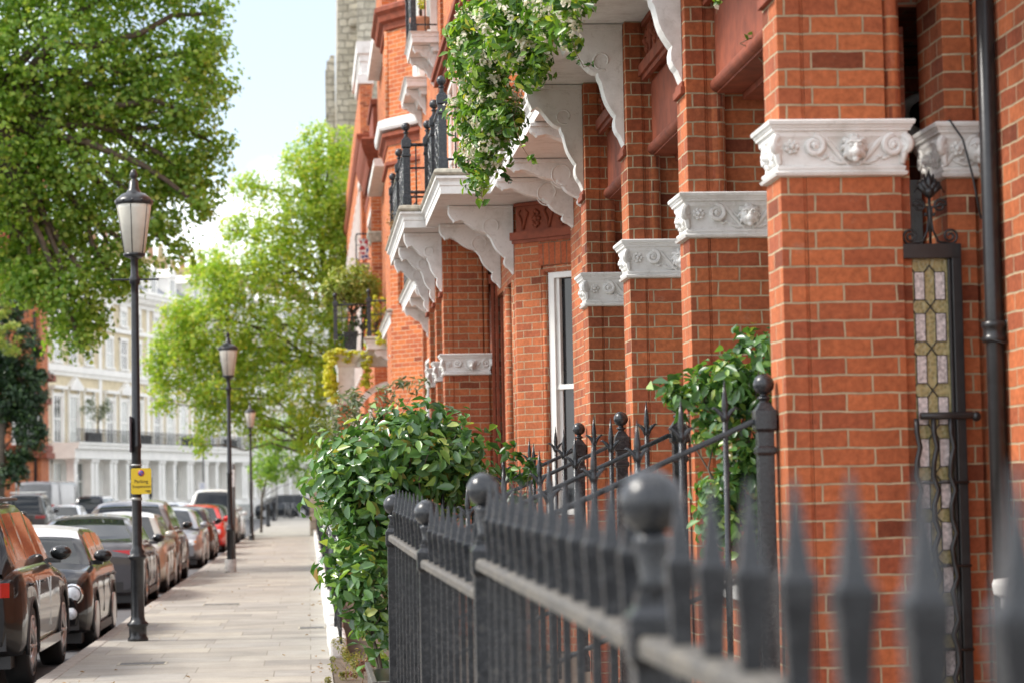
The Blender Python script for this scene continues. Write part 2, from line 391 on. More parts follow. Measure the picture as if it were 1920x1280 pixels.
# ------------------------------------------------------------------ ground
struct(MB().add([(-400, -60, -.16), (400, -60, -.16), (400, 700, -.16), (-400, 700, -.16)], [(0, 1, 2, 3)]).build('ground', 'areafloor'))
struct(MB().add([(-40, -12, -.12), (-2.35, -12, -.12), (-2.35, 176, -.12), (60, 176, -.12), (60, 260, -.12), (-40, 260, -.12)], [(0, 1, 2, 3, 4, 5)]).build('road', 'asphalt'))
struct(MB().box(-2.268, .19, -4, 176.2, -.14, 0).build('pavement', 'paving'))
k = MB()
y = -4.
while y < 176:
    L = random.uniform(.8, 1.15); k.box(-2.42+random.uniform(-.006, .006), -2.272, y, min(176.3, y+L-.008), -.15, .002+random.uniform(-.004, .004)); y += L
struct(k.build('kerb', 'granite', bevel=.012))
struct(MB().box(.195, 8, -4, 96, -.14, -.012).build('front_area', 'earth'))

# ------------------------------------------------------------------ bracket, railing, balcony
BR = [(1, 0), (1, .10), (.97, .16), (.93, .20), (.91, .235), (.86, .225), (.82, .205), (.76, .225), (.67, .285), (.60, .335), (.52, .375), (.45, .395), (.40, .40), (.385, .44),
      (.35, .475), (.325, .53), (.305, .58), (.27, .635), (.22, .685), (.16, .735), (.13, .755), (.15, .80), (.145, .85), (.115, .89), (.07, .92), (.05, .945), (.01, 1), (0, 1), (0, 0)]
def bracket(parent, xw, y, z, w, h, t=.13, mat='paint'):
    m = MB(); m.plate([(xw-u*w, z-v*h) for u, v in BR], 'y', y-t/2, y+t/2)
    for s in (-1, 1):
        c = (xw-.33*w, z-.30*h); pts = []
        for i in range(26):
            a = -1.9+i/25*5.6; r = (.15-.055*i/25)*w
            pts.append((c[0]-math.cos(a)*r, y+s*(t/2+.001), c[1]+math.sin(a)*r))
        m.tube(pts, .007, 5)
    m.box(xw-w*.99, xw-.001, y-t/2-.02, y+t/2+.02, z-.035, z-.002)
    return m.build('bracket', mat, parent, bevel=.006)
def slab(parent, x0, x1, y0, y1, z, mat='paint', top=True, h=.25):
    m = MB(); poly = [(x0+.06, y0+.06), (x1, y0+.06), (x1, y1-.06), (x0+.06, y1-.06)]
    m.mould(poly, [(0, z), (.035, z+.001), (.035, z+.075), (.045, z+.085), (.045, z+.12), (.06, z+.14), (.08, z+.15), (.08, z+h*.7), (0, z+h*.7+.001)])
    b = m.build('balcony', mat, parent)
    if top:
        t = MB(); t.mould([(x0+.03, y0+.03), (x1, y0+.03), (x1, y1-.03), (x0+.03, y1-.03)], [(0, z+h*.7+.003), (.055, z+h*.7+.006), (.075, z+h*.7+.03), (.06, z+h*.95), (.02, z+h), (-.1, z+h)])
        t.build('coping', 'oldstone', b, bevel=.006)
    m = MB(); m.box(x1-.10, x1-.002, y0+.1, y1-.1, z-.11, z-.002); m.box(x1-.14, x1-.10, y0+.1, y1-.1, z-.05, z-.002)
    n = int((y1-y0)/.09)
    for i in range(n): m.ball((x1-.105, y0+.14+i*.09, z-.075), .028, 8, sc=(.8, 1, 1))
    m.build('cornice', mat, b)
    return b
def post(mb, x, y, z0, zr, zb, w=.045, ball=.05):
    """square iron post with a moulded base, cap and ball: zr = rail height, zb = ball centre"""
    mb.lathe((x, y, 0), [(w*1.25, z0), (w*1.25, z0+.10), (w, z0+.12), (w, zr-.14), (w*1.25, zr-.13), (w*1.25, zr-.11), (w*1.02, zr-.10), (w*1.02, zr-.04), (w*1.35, zr-.03), (w*1.35, zr+.05),
        (w*1.15, zr+.055), (w*.62, zr+.085)], 4, sq=True)
    mb.lathe((x, y, 0), [(w*.62, zr+.08), (w*.5, zb-ball*1.55), (w*.85, zb-ball*1.35), (w*.85, zb-ball*1.2), (w*.45, zb-ball*1.05), (w*.45, zb-ball*.8)], 14)
    mb.ball((x, y, zb), ball, 20); return mb
def wavy(mb, x, y, z0, z1, r, amp, ax, waves=5):
    n = 26; pts = []
    for i in range(n+1):
        t = i/n; o = amp*math.sin(t*waves*2*math.pi)*(1 if .05 < t < .95 else 0)
        pts.append((x+o*ax[0], y+o*ax[1], z0+(z1-z0)*t))
    mb.tube(pts, r, 5)
def railing(parent, pts, z, h=.68, posts=(), individually=False, sp=.115, r=.0085):
    ra = MB()
    for a, b in zip(pts, pts[1:]):
        for zz, s in ((z+h, .02), (z+.10, .012), (z+h*.62, .012)): ra.tube([(a[0], a[1], zz), (b[0], b[1], zz)], s, 6)
    rp = ra.build('balcony_railing', 'iron', parent)
    mb = MB(); q = 0
    for a, b in zip(pts, pts[1:]):
        L = math.hypot(b[0]-a[0], b[1]-a[1]); n = max(2, int(L/sp)); ax = ((b[0]-a[0])/L, (b[1]-a[1])/L)
        for i in range(1, n):
            x, yy = a[0]+ax[0]*L*i/n, a[1]+ax[1]*L*i/n; q += 1
            m = MB() if individually else mb
            if i % 3 == 1: m.tube([(x, yy, z), (x, yy, z+h)], r, 5)
            else: wavy(m, x, yy, z, z+h, r, .022, ax if i % 3 else (-ax[0], -ax[1]))
            if individually: m.build('baluster', 'iron', rp)
    if not individually and mb.v: mb.build('balusters', 'iron', rp)
    for p in posts: post(MB(), p[0], p[1], z, z+h, z+h+.20, .04, .05).build('post', 'iron', rp, bevel=.003)
    return rp

# ------------------------------------------------------------------ moulded capitals
def spiral(c, r, turns, ax, flip=1, n=22, start=math.pi/2):
    """points of a scroll in the plane spanned by ax (horizontal unit vector) and z"""
    o = []
    for i in range(n):
        t = i/(n-1); a = start-flip*t*turns*2*math.pi; q = r*(1-.8*t)
        o.append((c[0]+ax[0]*math.cos(a)*q, c[1]+ax[1]*math.cos(a)*q, c[2]+math.sin(a)*q))
    return o
def mask(m, c, s, out, ax, lion=True):
    """small carved head: c centre, out = outward direction, ax = horizontal"""
    def q(a, o, z): return (c[0]+ax[0]*a*s+out[0]*o*s, c[1]+ax[1]*a*s+out[1]*o*s, c[2]+z*s)
    sc = (1, .75, 1.15) if abs(out[1]) > .5 else (.75, 1, 1.15)
    m.ball(q(0, .15, 0), s*.52, 14, sc=sc)
    m.ball(q(0, .55, -.18), s*.24, 10); m.ball(q(0, .62, .02), s*.13, 8, sc=(1, 1, 1.5))
    for e in (-1, 1):
        m.ball(q(.22*e, .45, .12), s*.12, 8); m.tube([q(.06*e, .55, .25), q(.22*e, .55, .30), q(.4*e, .4, .2)], s*.06, 5)
        m.ball(q(.20*e, .45, -.22), s*.17, 8); m.ball(q(.42*e, .12, .38), s*.15, 8)
        if lion:
            for k in range(4):
                a = .15+k*.62; m.tube([q(.36*e*math.sin(a), .26, .5*math.cos(a)), q(.52*e*math.sin(a+.1), .16, .58*math.cos(a+.1)), q(.62*e*math.sin(a+.3), .02, .62*math.cos(a+.3))], [s*.12, s*.12, s*.05], 6)
    m.tube([q(-.18, .52, -.36), q(0, .6, -.40), q(.18, .52, -.36)], s*.05, 5); m.ball(q(0, .45, -.52), s*.17, 8)
def capital(parent, x0, x1, y0, y1, zt=3.13, h=.235, lion=True):
    zb = zt-h; m = MB(); d = .012
    poly = [(x0, y0), (x0+.10, y0), (x0+.115, y0+.018), (x0+.13, y0), (x1, y0), (x1, y1), (x0, y1)]
    m.mould([(x0+d, y0+d), (x1-d, y0+d), (x1-d, y1-d), (x0+d, y1-d)], [(d, zb), (d+.02, zb+.004), (d+.026, zb+.016), (d+.012, zb+.024), (d+.018, zb+.034), (d+.016, zb+.042), (d+.004, zb+.048)])
    m.mould([(x0+d, y0+d), (x1-d, y0+d), (x1-d, y1-d), (x0+d, y1-d)], [(d+.003, zb+.046), (d+.003, zb+.10), (d+.007, zb+.13), (d+.016, zb+.155), (d+.024, zb+.168)])
    m.mould([(x0+d, y0+d), (x1-d, y0+d), (x1-d, y1-d), (x0+d, y1-d)], [(d+.024, zt-.068), (d+.026, zt-.045), (d+.036, zt-.044), (d+.038, zt-.034), (d+.042, zt-.030), (d+.045, zt-.022), (d+.052, zt-.018), (d+.055, zt-.004), (d+.05, zt+.002), (0, zt+.004)])
    yf = y0-.006; zc = zt-.105
    # front face: scrolls sweeping down to a mask
    xa, xb, xm = x0+.145, x1-.035, (x0+.11+x1)/2
    for xs, e in ((xa, 1), (xb, -1)):
        m.tube([(p[0], p[1], p[2]) for p in spiral((xs, yf-.012, zc), .044, 1.6, (e, 0, 0), 1 if e < 0 else 1, start=math.pi/2)], [.016-.007*i/21 for i in range(22)], 6)
        m.ball((xs, yf-.014, zc), .016, 8)
        m.tube([(xs, yf-.008, zc+.044), (xs+e*.05, yf-.006, zc+.030), (xs+e*.09, yf, zc-.02), (xs+e*.125, yf, zc-.062), (xs+e*.15, yf, zc-.085)], [.014, .013, .012, .010, .007], 6)
        m.tube([(xs+e*.01, yf, zc+.046), (xs+e*.06, yf, zc+.040), (xs+e*.10, yf, zc-.005), (xs+e*.137, yf, zc-.05)], [.008, .008, .007, .005], 6)
        for k in range(4): m.ball((xs+e*(.02+k*.018), yf, zc-.046-.008*(k % 2)), .011, 7, sc=(1.3, .7, .8))
        for k in range(4): m.tube([(xm-e*(.05+.02*k), yf, zc+.02), (xm-e*(.075+.028*k), yf-.004, zc+.034), (xm-e*(.11+.03*k), yf, zc+.035-.004*k)], [.008, .008, .002], 5)
    mask(m, (xm, yf-.004, zc-.014), .092, (0, -1, 0), (1, 0, 0), lion)
    for e in (-1, 1): m.tube([(xm+e*.02, yf, zb+.062), (xm+e*.06, yf-.003, zb+.056), (xm+e*.10, yf, zb+.070), (xm+e*.105, yf, zb+.082)], [.007, .008, .006, .004], 5)
    # corner rosettes on the strip and a volute at the street corner
    for k in range(7):
        a = k*2*math.pi/7; m.ball((x0+.05+.022*math.cos(a), yf-.004, zc-.004+.022*math.sin(a)), .013, 7)
    m.ball((x0+.05, yf-.012, zc-.004), .014, 8)
    # volutes that jut from the upper corners
    for cx_, cy_, ax_ in ((x0-.012, y0-.012, (-.707, -.707, 0)), (x1+.012, y0-.012, (.707, -.707, 0))):
        m.tube(spiral((cx_, cy_, zc+.002), .034, 1.5, ax_), [.020-.008*i/21 for i in range(22)], 7); m.ball((cx_, cy_, zc), .020, 8)
        m.tube([(cx_, cy_, zc-.03), (cx_-ax_[0]*.012, cy_-ax_[1]*.012, zc-.075), (cx_-ax_[0]*.02, cy_-ax_[1]*.02, zb+.055)], [.018, .014, .008], 6)
    # street face: acanthus clusters
    ym = (y0+y1)/2; xf = x0-.006
    for e in (-1, 1):
        yc = ym+e*(y1-y0)*.33
        m.tube(spiral((xf-.012, yc, zc-.012), .045, 1.6, (0, -e, 0)), [.013-.005*i/21 for i in range(22)], 6); m.ball((xf-.012, yc, zc-.012), .016, 8)
        m.tube([(xf, yc, zc-.05), (xf-.004, yc-e*.03, zb+.075), (xf, yc-e*.07, zb+.06)], [.016, .013, .006], 6)
        for k in range(5): m.ball((xf-.004, yc-e*(.02+.022*k), zb+.07+.012*((k*2) % 3)), .013, 7)
    mask(m, (xf, ym, zc-.02), .06, (-1, 0, 0), (0, 1, 0), lion)
    return m.build('capital', 'paint', parent, bevel=.002)
def pier(parent, X, Y, W=.52, T=.38, zb=0., zt=4.5, cap=True, mat='brick', upper='roll', lion=True):
    m = MB()
    m.box(X, X+.10, Y, Y+T, zb, zt-.001)
    m.box(X+.10, X+.114, Y+.008, Y+T-.02, zb, zt-.001)
    zc = 3.1 if cap else zt
    m.box(X+.114, X+W, Y+.002, Y+T-.002, zb, zc)
    m.box(X+W, X+W+.045, Y+.035, Y+T-.03, zb, zc)
    if cap:
        if upper == 'roll':
            m.lathe((X+.165, Y+.05, 0), [(.048, zc), (.048, zt-.76)], 18)
            m.box(X+.114, X+.165, Y+.012, Y+T-.02, zc+.001, zt-.001); m.box(X+.165, X+W+.08, Y+.085, Y+T-.06, zc+.001, zt-.001)
        else:
            m.box(X+.114, X+W-.06, Y+.004, Y+T-.004, zc+.001, zt-.001)
            m.lathe((X+W-.02, Y+.05, 0), [(.038, zc), (.038, zt-.02)], 16); m.box(X+W-.06, X+W+.02, Y+.05, Y+T-.05, zc+.001, zt-.001)
    p = m.build('pier', mat, parent, bevel=.004)
    if cap: capital(p, X, X+W, Y, Y+T, lion=lion)
    return p
def frieze(parent, X0, X1, Y0, Y1, z0, z1):
    m = MB(); m.box(X0, X1, Y0, Y1, z0, z1)
    n = int((Y1-Y0)/.16)
    for i in range(n):
        yc = Y0+(i+.5)*(Y1-Y0)/n; zc = (z0+z1)/2
        if i % 2:
            for k in range(8): m.ball((X0-.004, yc+.045*math.cos(k*.785), zc+.055*math.sin(k*.785)), .024, 7, sc=(.6, 1, 1))
            m.ball((X0-.01, yc, zc), .025, 8)
        else:
            for e in (-1, 1): m.tube([(X0, yc, zc-.09), (X0-.006, yc+e*.03, zc), (X0-.004, yc+e*.06, zc+.07), (X0, yc+e*.03, zc+.09)], [.014, .016, .014, .006], 6)
    m.box(X0-.05, X0, Y0, Y1, z0-.07, z0-.002); m.box(X0-.03, X0, Y0, Y1, z0-.10, z0-.072); m.box(X0-.025, X0, Y0, Y1, z1-.035, z1-.002)
    return m.build('frieze', 'terracotta', parent)
def sash(parent, p0, p1, z0, z1, glass='glass', zm=None, curtain=False, fw=.06, dpt=.05, out=None):
    """sash window between plan points p0-p1; out = direction towards the street"""
    a, b = Vector(p0), Vector(p1); L = (b-a).length; t = (b-a)/L; o = Vector(out) if out else Vector((t.y, -t.x))
    zm = zm or (z0+z1)/2
    def bar(m, s0, s1, za, zb_, d0, d1):
        q = [a+t*s0+o*d0, a+t*s1+o*d0, a+t*s1+o*d1, a+t*s0+o*d1]
        m.prism([(v.x, v.y) for v in q], za, zb_)
    m = MB()
    bar(m, 0, fw, z0, z1, 0, dpt); bar(m, L-fw, L, z0, z1, 0, dpt); bar(m, fw, L-fw, z1-fw, z1, 0, dpt); bar(m, fw, L-fw, z0, z0+fw*.8, 0, dpt*1.4)
    bar(m, fw, L-fw, zm-.025, zm+.025, 0, dpt*.7)
    for za, zb_, d in ((zm+.025, z1-fw, .6), (z0+fw*.8, zm-.025, .3)):
        bar(m, fw, fw+.045, za, zb_, 0, dpt*d); bar(m, L-fw-.045, L-fw, za, zb_, 0, dpt*d)
    w_ = m.build('window', 'woodwhite', parent, bevel=.003)
    g = MB(); bar(g, fw*.5, L-fw*.5, z0+.01, z1-.01, -.012, -.004); g.build('pane', glass, w_)
    if curtain:
        g = MB(); bar(g, fw*.5, L*.42, z0+.02, z1-.02, -.08, -.07); g.build('curtain', 'curtain', w_)
    return w_

# ------------------------------------------------------------------ the near red brick house (four piers and a porch)
H1 = thing('brick_house', 'nearest red brick house with four white capped piers and a jasmine hung balcony', 'house', (2.6, 13.5, 0))
H1Y = [10.0, 12.45, 14.80, 17.05]
for i, yy in enumerate(H1Y): pier(H1, 2.0, yy, T=.31, upper='plain' if i == 0 else 'roll')
for i, yy in enumerate(H1Y):
    m = MB(); m.box(1.975, 2.0, yy+.02, yy+.29, 3.66, 3.70); m.box(1.985, 2.0, yy+.04, yy+.27, 3.70, 3.73); m.build('corbel', 'terracotta', H1, bevel=.004)
    bracket(H1, 1.998, yy+.155, 4.497, .40, .76, .14)
for a, b in zip(H1Y, H1Y[1:]):
    y0, y1 = a+.315, b-.005
    m = MB(); m.box(2.16, 2.20, y0, y1, 3.74, 4.12); m.build('panel', 'terracotta', H1)
    m = MB(); m.tube([(2.165, y0, 3.70), (2.165, y1, 3.70)], .038, 14); m.box(2.165, 2.3, y0, y1, 3.655, 3.735); m.box(2.3, 2.56, y0, y1, 3.62, 3.735)
    m.build('lintel', 'terracotta', H1)
    frieze(H1, 2.13, 2.6, y0+.004, y1-.004, 4.22, 4.497)
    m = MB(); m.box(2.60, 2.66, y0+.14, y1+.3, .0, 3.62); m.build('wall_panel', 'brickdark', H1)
    sash(H1, (2.585, y1-.1), (2.585, y0+.12), 1.15, 3.6, out=(-1, 0))
    m = MB(); m.box(2.1, 2.6, y0+.002, y1-.002, 0, 1.05); m.build('apron_wall', 'brick', H1); m = MB(); m.box(2.04, 2.6, y0+.004, y1-.004, 1.053, 1.12); m.build('sill', 'paint', H1, bevel=.008)
# wall between the fourth pier and the next house's canted bay
m = MB(); m.box(2.5, 2.9, 17.44, 22.6, 0, 4.497); m.box(2.9, 3.3, 17.44, 23.0, 0, 4.5); m.build('wall', 'brick', H1)
near = slab(H1, 1.58, 2.62, 9.0, 17.5, 4.5)
rec = slab(H1, 1.79, 2.62, 17.505, 23.6, 4.5)
for yy in (18.95, 21.05, 22.35): bracket(H1, 2.498, yy, 4.496, .72, .46, .13)
railing(H1, [(1.66, 13.0), (1.66, 17.42), (2.2, 17.42)], 4.75, posts=[(1.66, 17.42), (1.66, 15.3)])
# porch side: second pier, iron screen with leaded glass, dark interior
m = MB(); m.box(2.735, 2.86, 10.08, 10.50, 0, 4.6); m.box(2.86, 3.4, 10.12, 10.48, 0, 4.6); m.build('inner_pier', 'brick', H1, bevel=.004)
capital(H1, 2.735, 2.90, 10.08, 10.50, lion=False)
m = MB(); m.box(2.875, 3.2, 8.2, 9.92, 0, 4.6); m.box(2.875, 2.94, 9.92, 10.1, 0, 4.6); m.build('street_wall', 'brick', H1, bevel=.004)
m = MB(); m.mould([(2.80, 8.2), (3.0, 8.2), (3.0, 9.70), (2.80, 9.70)], [(-.02, 1.08), (0, 1.085), (0, 1.13), (.02, 1.14), (.025, 1.18), (.02, 1.20), (-.05, 1.215)]); m.build('string_course', 'paint', H1, bevel=.004)
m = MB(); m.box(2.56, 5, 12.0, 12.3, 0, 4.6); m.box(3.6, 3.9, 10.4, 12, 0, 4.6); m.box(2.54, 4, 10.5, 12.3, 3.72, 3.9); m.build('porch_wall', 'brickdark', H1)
m = MB(); m.box(2.62, 3.12, 11.9, 11.996, 2.66, 3.12); m.build('painted_panel', 'paint', H1)
m = MB(); m.lathe((3.07, 11.75, 3.42), [(.001, -.03), (.11, -.03), (.12, 0), (.11, .03), (.001, .03)], 24, axis='y')
lf = m.build('porch_lamp', 'paint', H1); m = MB(); m.lathe((3.07, 11.69, 3.42), [(.001, -.02), (.07, -.02), (.07, .04), (.001, .04)], 20, axis='y'); m.build('lamp_glass', 'glass', lf)
def screen():
    x0, x1, yb = 2.47, 2.772, 10.03; zt = 2.605
    m = MB(); m.box(x1-.042, x1, yb-.02, yb+.03, 0.3, zt); m.box(x0, x1, yb-.022, yb+.028, zt-.06, zt+.003)
    m.box(x1-.056, x1-.042, yb-.005, yb+.02, .3, zt-.06)
    m.tube([(x0+.10, yb-.03, 1.88), (x1+.03, yb-.03, 1.88)], .016, 8); m.ball((x1+.04, yb-.03, 1.875), .022, 10)
    sc_ = m.build('iron_screen', 'pipe', H1, bevel=.004)
    g = MB(); g.box(x0+.05, x1-.056, yb+.012, yb+.016, .3, zt-.06); g.build('amber_glass', 'amber', sc_)
    lead = MB(); cl_ = MB(); px, pz = .088, .176; xs = x1-.056-.034
    for i in range(-1, 2):
        for j in range(14):
            cx = xs-i*px; cz = zt-.06-.115-j*pz
            if cz < .4: continue
            a, b = .021, .058
            for s in (0,):
                if cx-a > x0+.05 and cx+a < x1-.057: cl_.box(cx-a, cx+a, yb+.006, yb+.0105, cz-b, cz+b)
            P = [(cx-a, cz-b), (cx-a, cz+b), (cx+a, cz+b), (cx+a, cz-b), (cx-a, cz-b)]
            if cx+a > x1-.05: continue
            for u, v in zip(P, P[1:]): lead.tube([(u[0], yb+.008, u[1]), (v[0], yb+.008, v[1])], .0028, 5)
            for ex in (-1, 1):
                for ez in (-1, 1):
                    if cx+ex*px/2 < x1-.05: lead.tube([(cx+ex*a, yb+.008, cz+ez*b), (cx+ex*px/2, yb+.008, cz+ez*pz/2)], .0028, 5)
    cl_.build('clear_glass', 'clear', sc_); lead.build('lead_came', 'pipe', sc_)
    wv = MB()
    for xx in (xs-.055, xs+.018, xs-.128): wavy(wv, xx, yb-.03, .3, 1.87, .012, .013, (1, 0), 9)
    for zz in (1.6, 1.25, .9): wv.tube([(x0+.10, yb-.03, zz), (x1, yb-.03, zz)], .006, 5)
    wv.build('wavy_bars', 'pipe', sc_)
    c = MB(); xm, zb_ = 2.645, zt
    c.tube([(xm, yb, zb_), (xm, yb, zb_+.22)], .007, 6)
    for e in (-1, 1):
        c.tube([(xm+e*.004, yb, zb_+.13), (xm+e*.012, yb, zb_+.06), (xm+e*.035, yb, zb_+.012)]+spiral((xm+e*.085, yb, zb_+.036), .034, 1.7, (-e, 0, 0), 1, start=-math.pi*.6), .0055, 6)
        c.tube([(xm+e*.006, yb, zb_+.10), (xm+e*.01, yb, zb_+.16)]+spiral((xm+e*.045, yb, zb_+.165), .03, 1.5, (-e, 0, 0), 1, start=math.pi*.95), .0055, 6)
        c.ball((xm+e*.018, yb, zb_+.128), .009, 8)
        for k in range(5):
            c.tube([(xm, yb, zb_+.20), (xm+e*(.014+.008*k), yb-.005, zb_+.245+.012*(k % 3)), (xm+e*(.02+.011*k), yb, zb_+.30-.02*k)], [.008, .015, .003], 6)
    c.tube([(xm, yb, zb_+.2), (xm, yb-.004, zb_+.27), (xm, yb, zb_+.315)], [.008, .018, .003], 6)
    c.ball((xm, yb, zb_+.225), .025, 10)
    c.build('scroll_crest', 'pipe', sc_)
screen()
# cast iron drainpipe
DP = thing('drainpipe', 'black cast iron drainpipe with a collar running up the brick wall at the right', 'drainpipe', (2.83, 9.76, 0))
m = MB(); m.lathe((2.832, 9.76, 0), [(.037, 0), (.037, 4.7)], 20); m.build('pipe', 'pipe', DP)
m = MB(); m.lathe((2.832, 9.76, 0), [(.037, 2.17), (.050, 2.172), (.054, 2.185), (.05, 2.196), (.047, 2.20), (.047, 2.225), (.05, 2.23), (.055, 2.24), (.052, 2.256), (.037, 2.26)], 20)
m.box(2.832, 2.90, 9.74, 9.79, 2.185, 2.255); m.ball((2.885, 9.735, 2.25), .02, 10); m.build('collar', 'pipe', DP)
m = MB(); m.tube([(2.88, 9.72, 2.2), (2.885, 9.71, 1.9), (2.878, 9.71, 1.4), (2.882, 9.71, .4)], .006, 6); m.tube([(2.80, 9.72, 2.185), (2.85, 9.70, 2.165), (2.885, 9.715, 2.17)], .004, 5)
tag(m.build('cable', 'pipe'), 'thin dark cable hanging beside the black drainpipe on the brick wall', 'cable')
m = MB(); m.tube([(2.70, 10.06, 3.12), (2.745, 10.03, 3.135), (2.79, 10.0, 3.05), (2.82, 9.98, 2.9), (2.83, 9.9, 2.7)], .005, 6)
tag(m.build('cable', 'pipe'), 'loose black cable looped over the white capital left of the drainpipe', 'cable')

# ------------------------------------------------------------------ second house: canted bay with a sash, then a pillared porch front
H2 = thing('brick_house', 'red brick house with the white sash window in its canted bay', 'house', (2.6, 27, 0))
def canted(mb, t0, t1, z0, z1, d=.3, off=0.):
    # wall piece on the 45 degree face that starts at (2.12, 24.3); t runs away from the street
    a = (2.12+t0-off*.707, 24.3-t0-off*.707); b = (2.12+t1-off*.707, 24.3-t1-off*.707); q = d*.707
    mb.prism([a, (a[0]+q, a[1]+q), (b[0]+q, b[1]+q), b], z0, z1)
m = MB(); canted(m, 0, .235, 0, 4.12); canted(m, .235, 1.3, 3.84, 4.12); canted(m, .235, 1.3, 0, 1.3)
m.box(2.121, 2.5, 24.45, 26.9, 0, 1.2); m.box(2.121, 2.5, 24.303, 24.5, 0, 4.12); m.box(2.121, 2.5, 24.5, 26.85, 3.75, 4.49); m.box(2.121, 2.5, 25.5, 25.9, 1.2, 3.75)
m.build('bay_wall', 'brick', H2)
m = MB(); canted(m, 0, 1.3, 4.20, 4.495, .3, -.02); canted(m, -.03, 1.3, 4.12, 4.198, .3, .035); canted(m, -.02, 1.3, 4.085, 4.118, .3, .018); canted(m, 0, 1.3, 4.46, 4.494, .2, .015)
for i in range(9):
    t = .07+i*.12; c = Vector((2.12+t+.01, 24.3-t+.01, 4.325))
    if i % 2:
        for k in range(8): m.ball((c.x+.7*.04*math.cos(k*.785), c.y-.7*.04*math.cos(k*.785), c.z+.075*math.sin(k*.785)), .026, 7)
        m.ball(c, .03, 8)
    else:
        for e in (-1, 1): m.tube([(c.x, c.y, c.z-.1), (c.x+e*.02, c.y-e*.02, c.z), (c.x+e*.045, c.y-e*.045, c.z+.07), (c.x+e*.02, c.y-e*.02, c.z+.1)], [.014, .018, .016, .006], 6)
m.build('frieze', 'terracotta', H2)
M['soldier'] = brick('soldier_brick', (.48, .13, .05), (.36, .085, .035), (.16, .11, .07), bw=.0762, rh=.226, bmp=.5)
m = MB(); canted(m, .215, 1.3, 3.845, 4.08, .1, .003); m.build('flat_arch', 'soldier', H2)
m = MB(); p = (2.12+.262, 24.3-.262); m.lathe((p[0]+.012, p[1]+.012, 0), [(.036, 1.3), (.036, 3.80)], 16)
m.tube([(p[0]+.012, p[1]+.012, 3.80), (p[0]+.8, p[1]-.776, 3.80)], .036, 12); m.lathe((2.15, 24.62, 0), [(.05, 1.2), (.05, 3.75)], 14); m.lathe((2.15, 25.45, 0), [(.05, 1.2), (.05, 3.75)], 14)
m.build('roll_moulding', 'brick', H2)
sash(H2, (2.12+.29+.06, 24.3-.29+.06), (2.12+1.25, 24.3-1.25+.12), 1.35, 3.78, zm=2.62, curtain=True, fw=.075, dpt=.07)
m = MB(); m.box(2.52, 2.56, 24.4, 26.95, 1.2, 3.8); m.build('dark_window', 'glass', H2)
# porch front piers E, F, G
for i, yy in enumerate((26.9, 28.45, 29.95)): pier(H2, 1.53, yy, W=.5, T=.34, upper='plain', lion=i == 1)
m = MB(); m.box(2.09, 2.2, 26.86, 31.0, 0, 4.49); m.box(1.60, 2.05, 27.3, 28.4, 3.85, 4.49); m.box(1.60, 2.05, 28.83, 29.9, 3.85, 4.49); m.box(1.6, 2.05, 30.35, 31, 3.85, 4.49); m.box(1.6, 2.2, 30.6, 31., 0, 4.49)
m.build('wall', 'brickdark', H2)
m = MB()
for x in (2.06, 2.10, 2.15): m.box(x, x+.03, 26.80-(x-2.06)*2, 26.84-(x-2.06)*2, 0, 3.9)
m.box(2.04, 2.2, 26.75, 26.9, 3.9, 4.0); m.build('door_frame', 'terracotta', H2)
mid = slab(H2, 1.30, 2.62, 23.45, 26.45, 4.5); th = slab(H2, 1.065, 2.2, 26.455, 30.9, 4.5)
for yy in (24.52, 26.2): bracket(H2, 2.118, yy, 4.497, .66, .70, .14)
for yy in (27.07, 28.62, 30.1): bracket(H2, 1.528, yy, 4.497, .42, .68, .14)
for yy in (27.07, 28.62, 30.1):
    m = MB(); m.box(1.49, 1.53, yy-.15, yy+.15, 3.78, 3.83); m.build('corbel', 'terracotta', H2, bevel=.006)
railing(H2, [(2.0, 23.55), (1.36, 23.55), (1.36, 26.52)], 4.75, posts=[(1.36, 23.55), (1.36, 25.0), (1.36, 26.4)], individually=True)
railing(H2, [(1.34, 26.56), (1.13, 26.56), (1.13, 30.8), (1.7, 30.8)], 4.75, posts=[(1.13, 26.56), (1.13, 28.6), (1.13, 30.8)], individually=True)

# ------------------------------------------------------------------ houses further along: stacked blocks with string courses
def upper_wall(H, x, y0, y1, z0, z1, mat='brickfar'): m = MB(); m.box(x, x+4, y0, y1, z0, z1); return m.build('wall', mat, H)
upper_wall(H2, 2.0, 23.7, 33.9, 4.76, 15)
m = MB()
for z, o in ((7.2, .10), (7.28, .16), (7.36, .20), (11.2, .1), (11.3, .2)): m.box(2.0-o, 2.0, 23.6, 33.8, z, z+.078)
m.build('cornice', 'terracotta', H2)
H3 = thing('brick_house', 'orange brick house with a tall canted bay and small bracketed white window balconies', 'house', (2.4, 41, 0))
m = MB(); m.box(1.96, 6, 34.0, 41.6, 0, 15); m.box(1.96, 6, 44, 49.4, 0, 13.5); m.build('wall', 'brickfar', H3)
def bay(H, xf, xw, y0, y1, z0, z1, mat='brickfar', c=None, topm=True):
    c = c or (xw-xf)
    m = MB(); poly = [(xf, y0), (xw, y0-c), (xw+.3, y0-c), (xw+.3, y1+c), (xw, y1+c), (xf, y1)]
    # outline runs clockwise seen from above when listed street side first, so reverse it
    poly = poly[::-1] if sum(a[0]*b[1]-b[0]*a[1] for a, b in zip(poly, poly[1:]+poly[:1])) < 0 else poly
    m.prism(poly, z0, z1); m.build('bay', mat, H); return poly
P3 = bay(H3, 1.45, 2.0, 41.4, 43.6, 0, 9.85, c=.8)
def band(H, poly, prof, mat, nm='string_course'):
    m = MB(); m.mould(poly, prof); m.build(nm, mat, H)
band(H3, P3, [(0, 9.55), (.04, 9.56), (.05, 9.66), (.12, 9.70), (.14, 9.80), (.2, 9.86), (.2, 9.93), (.0, 10.02)], 'terracotta', 'cornice')
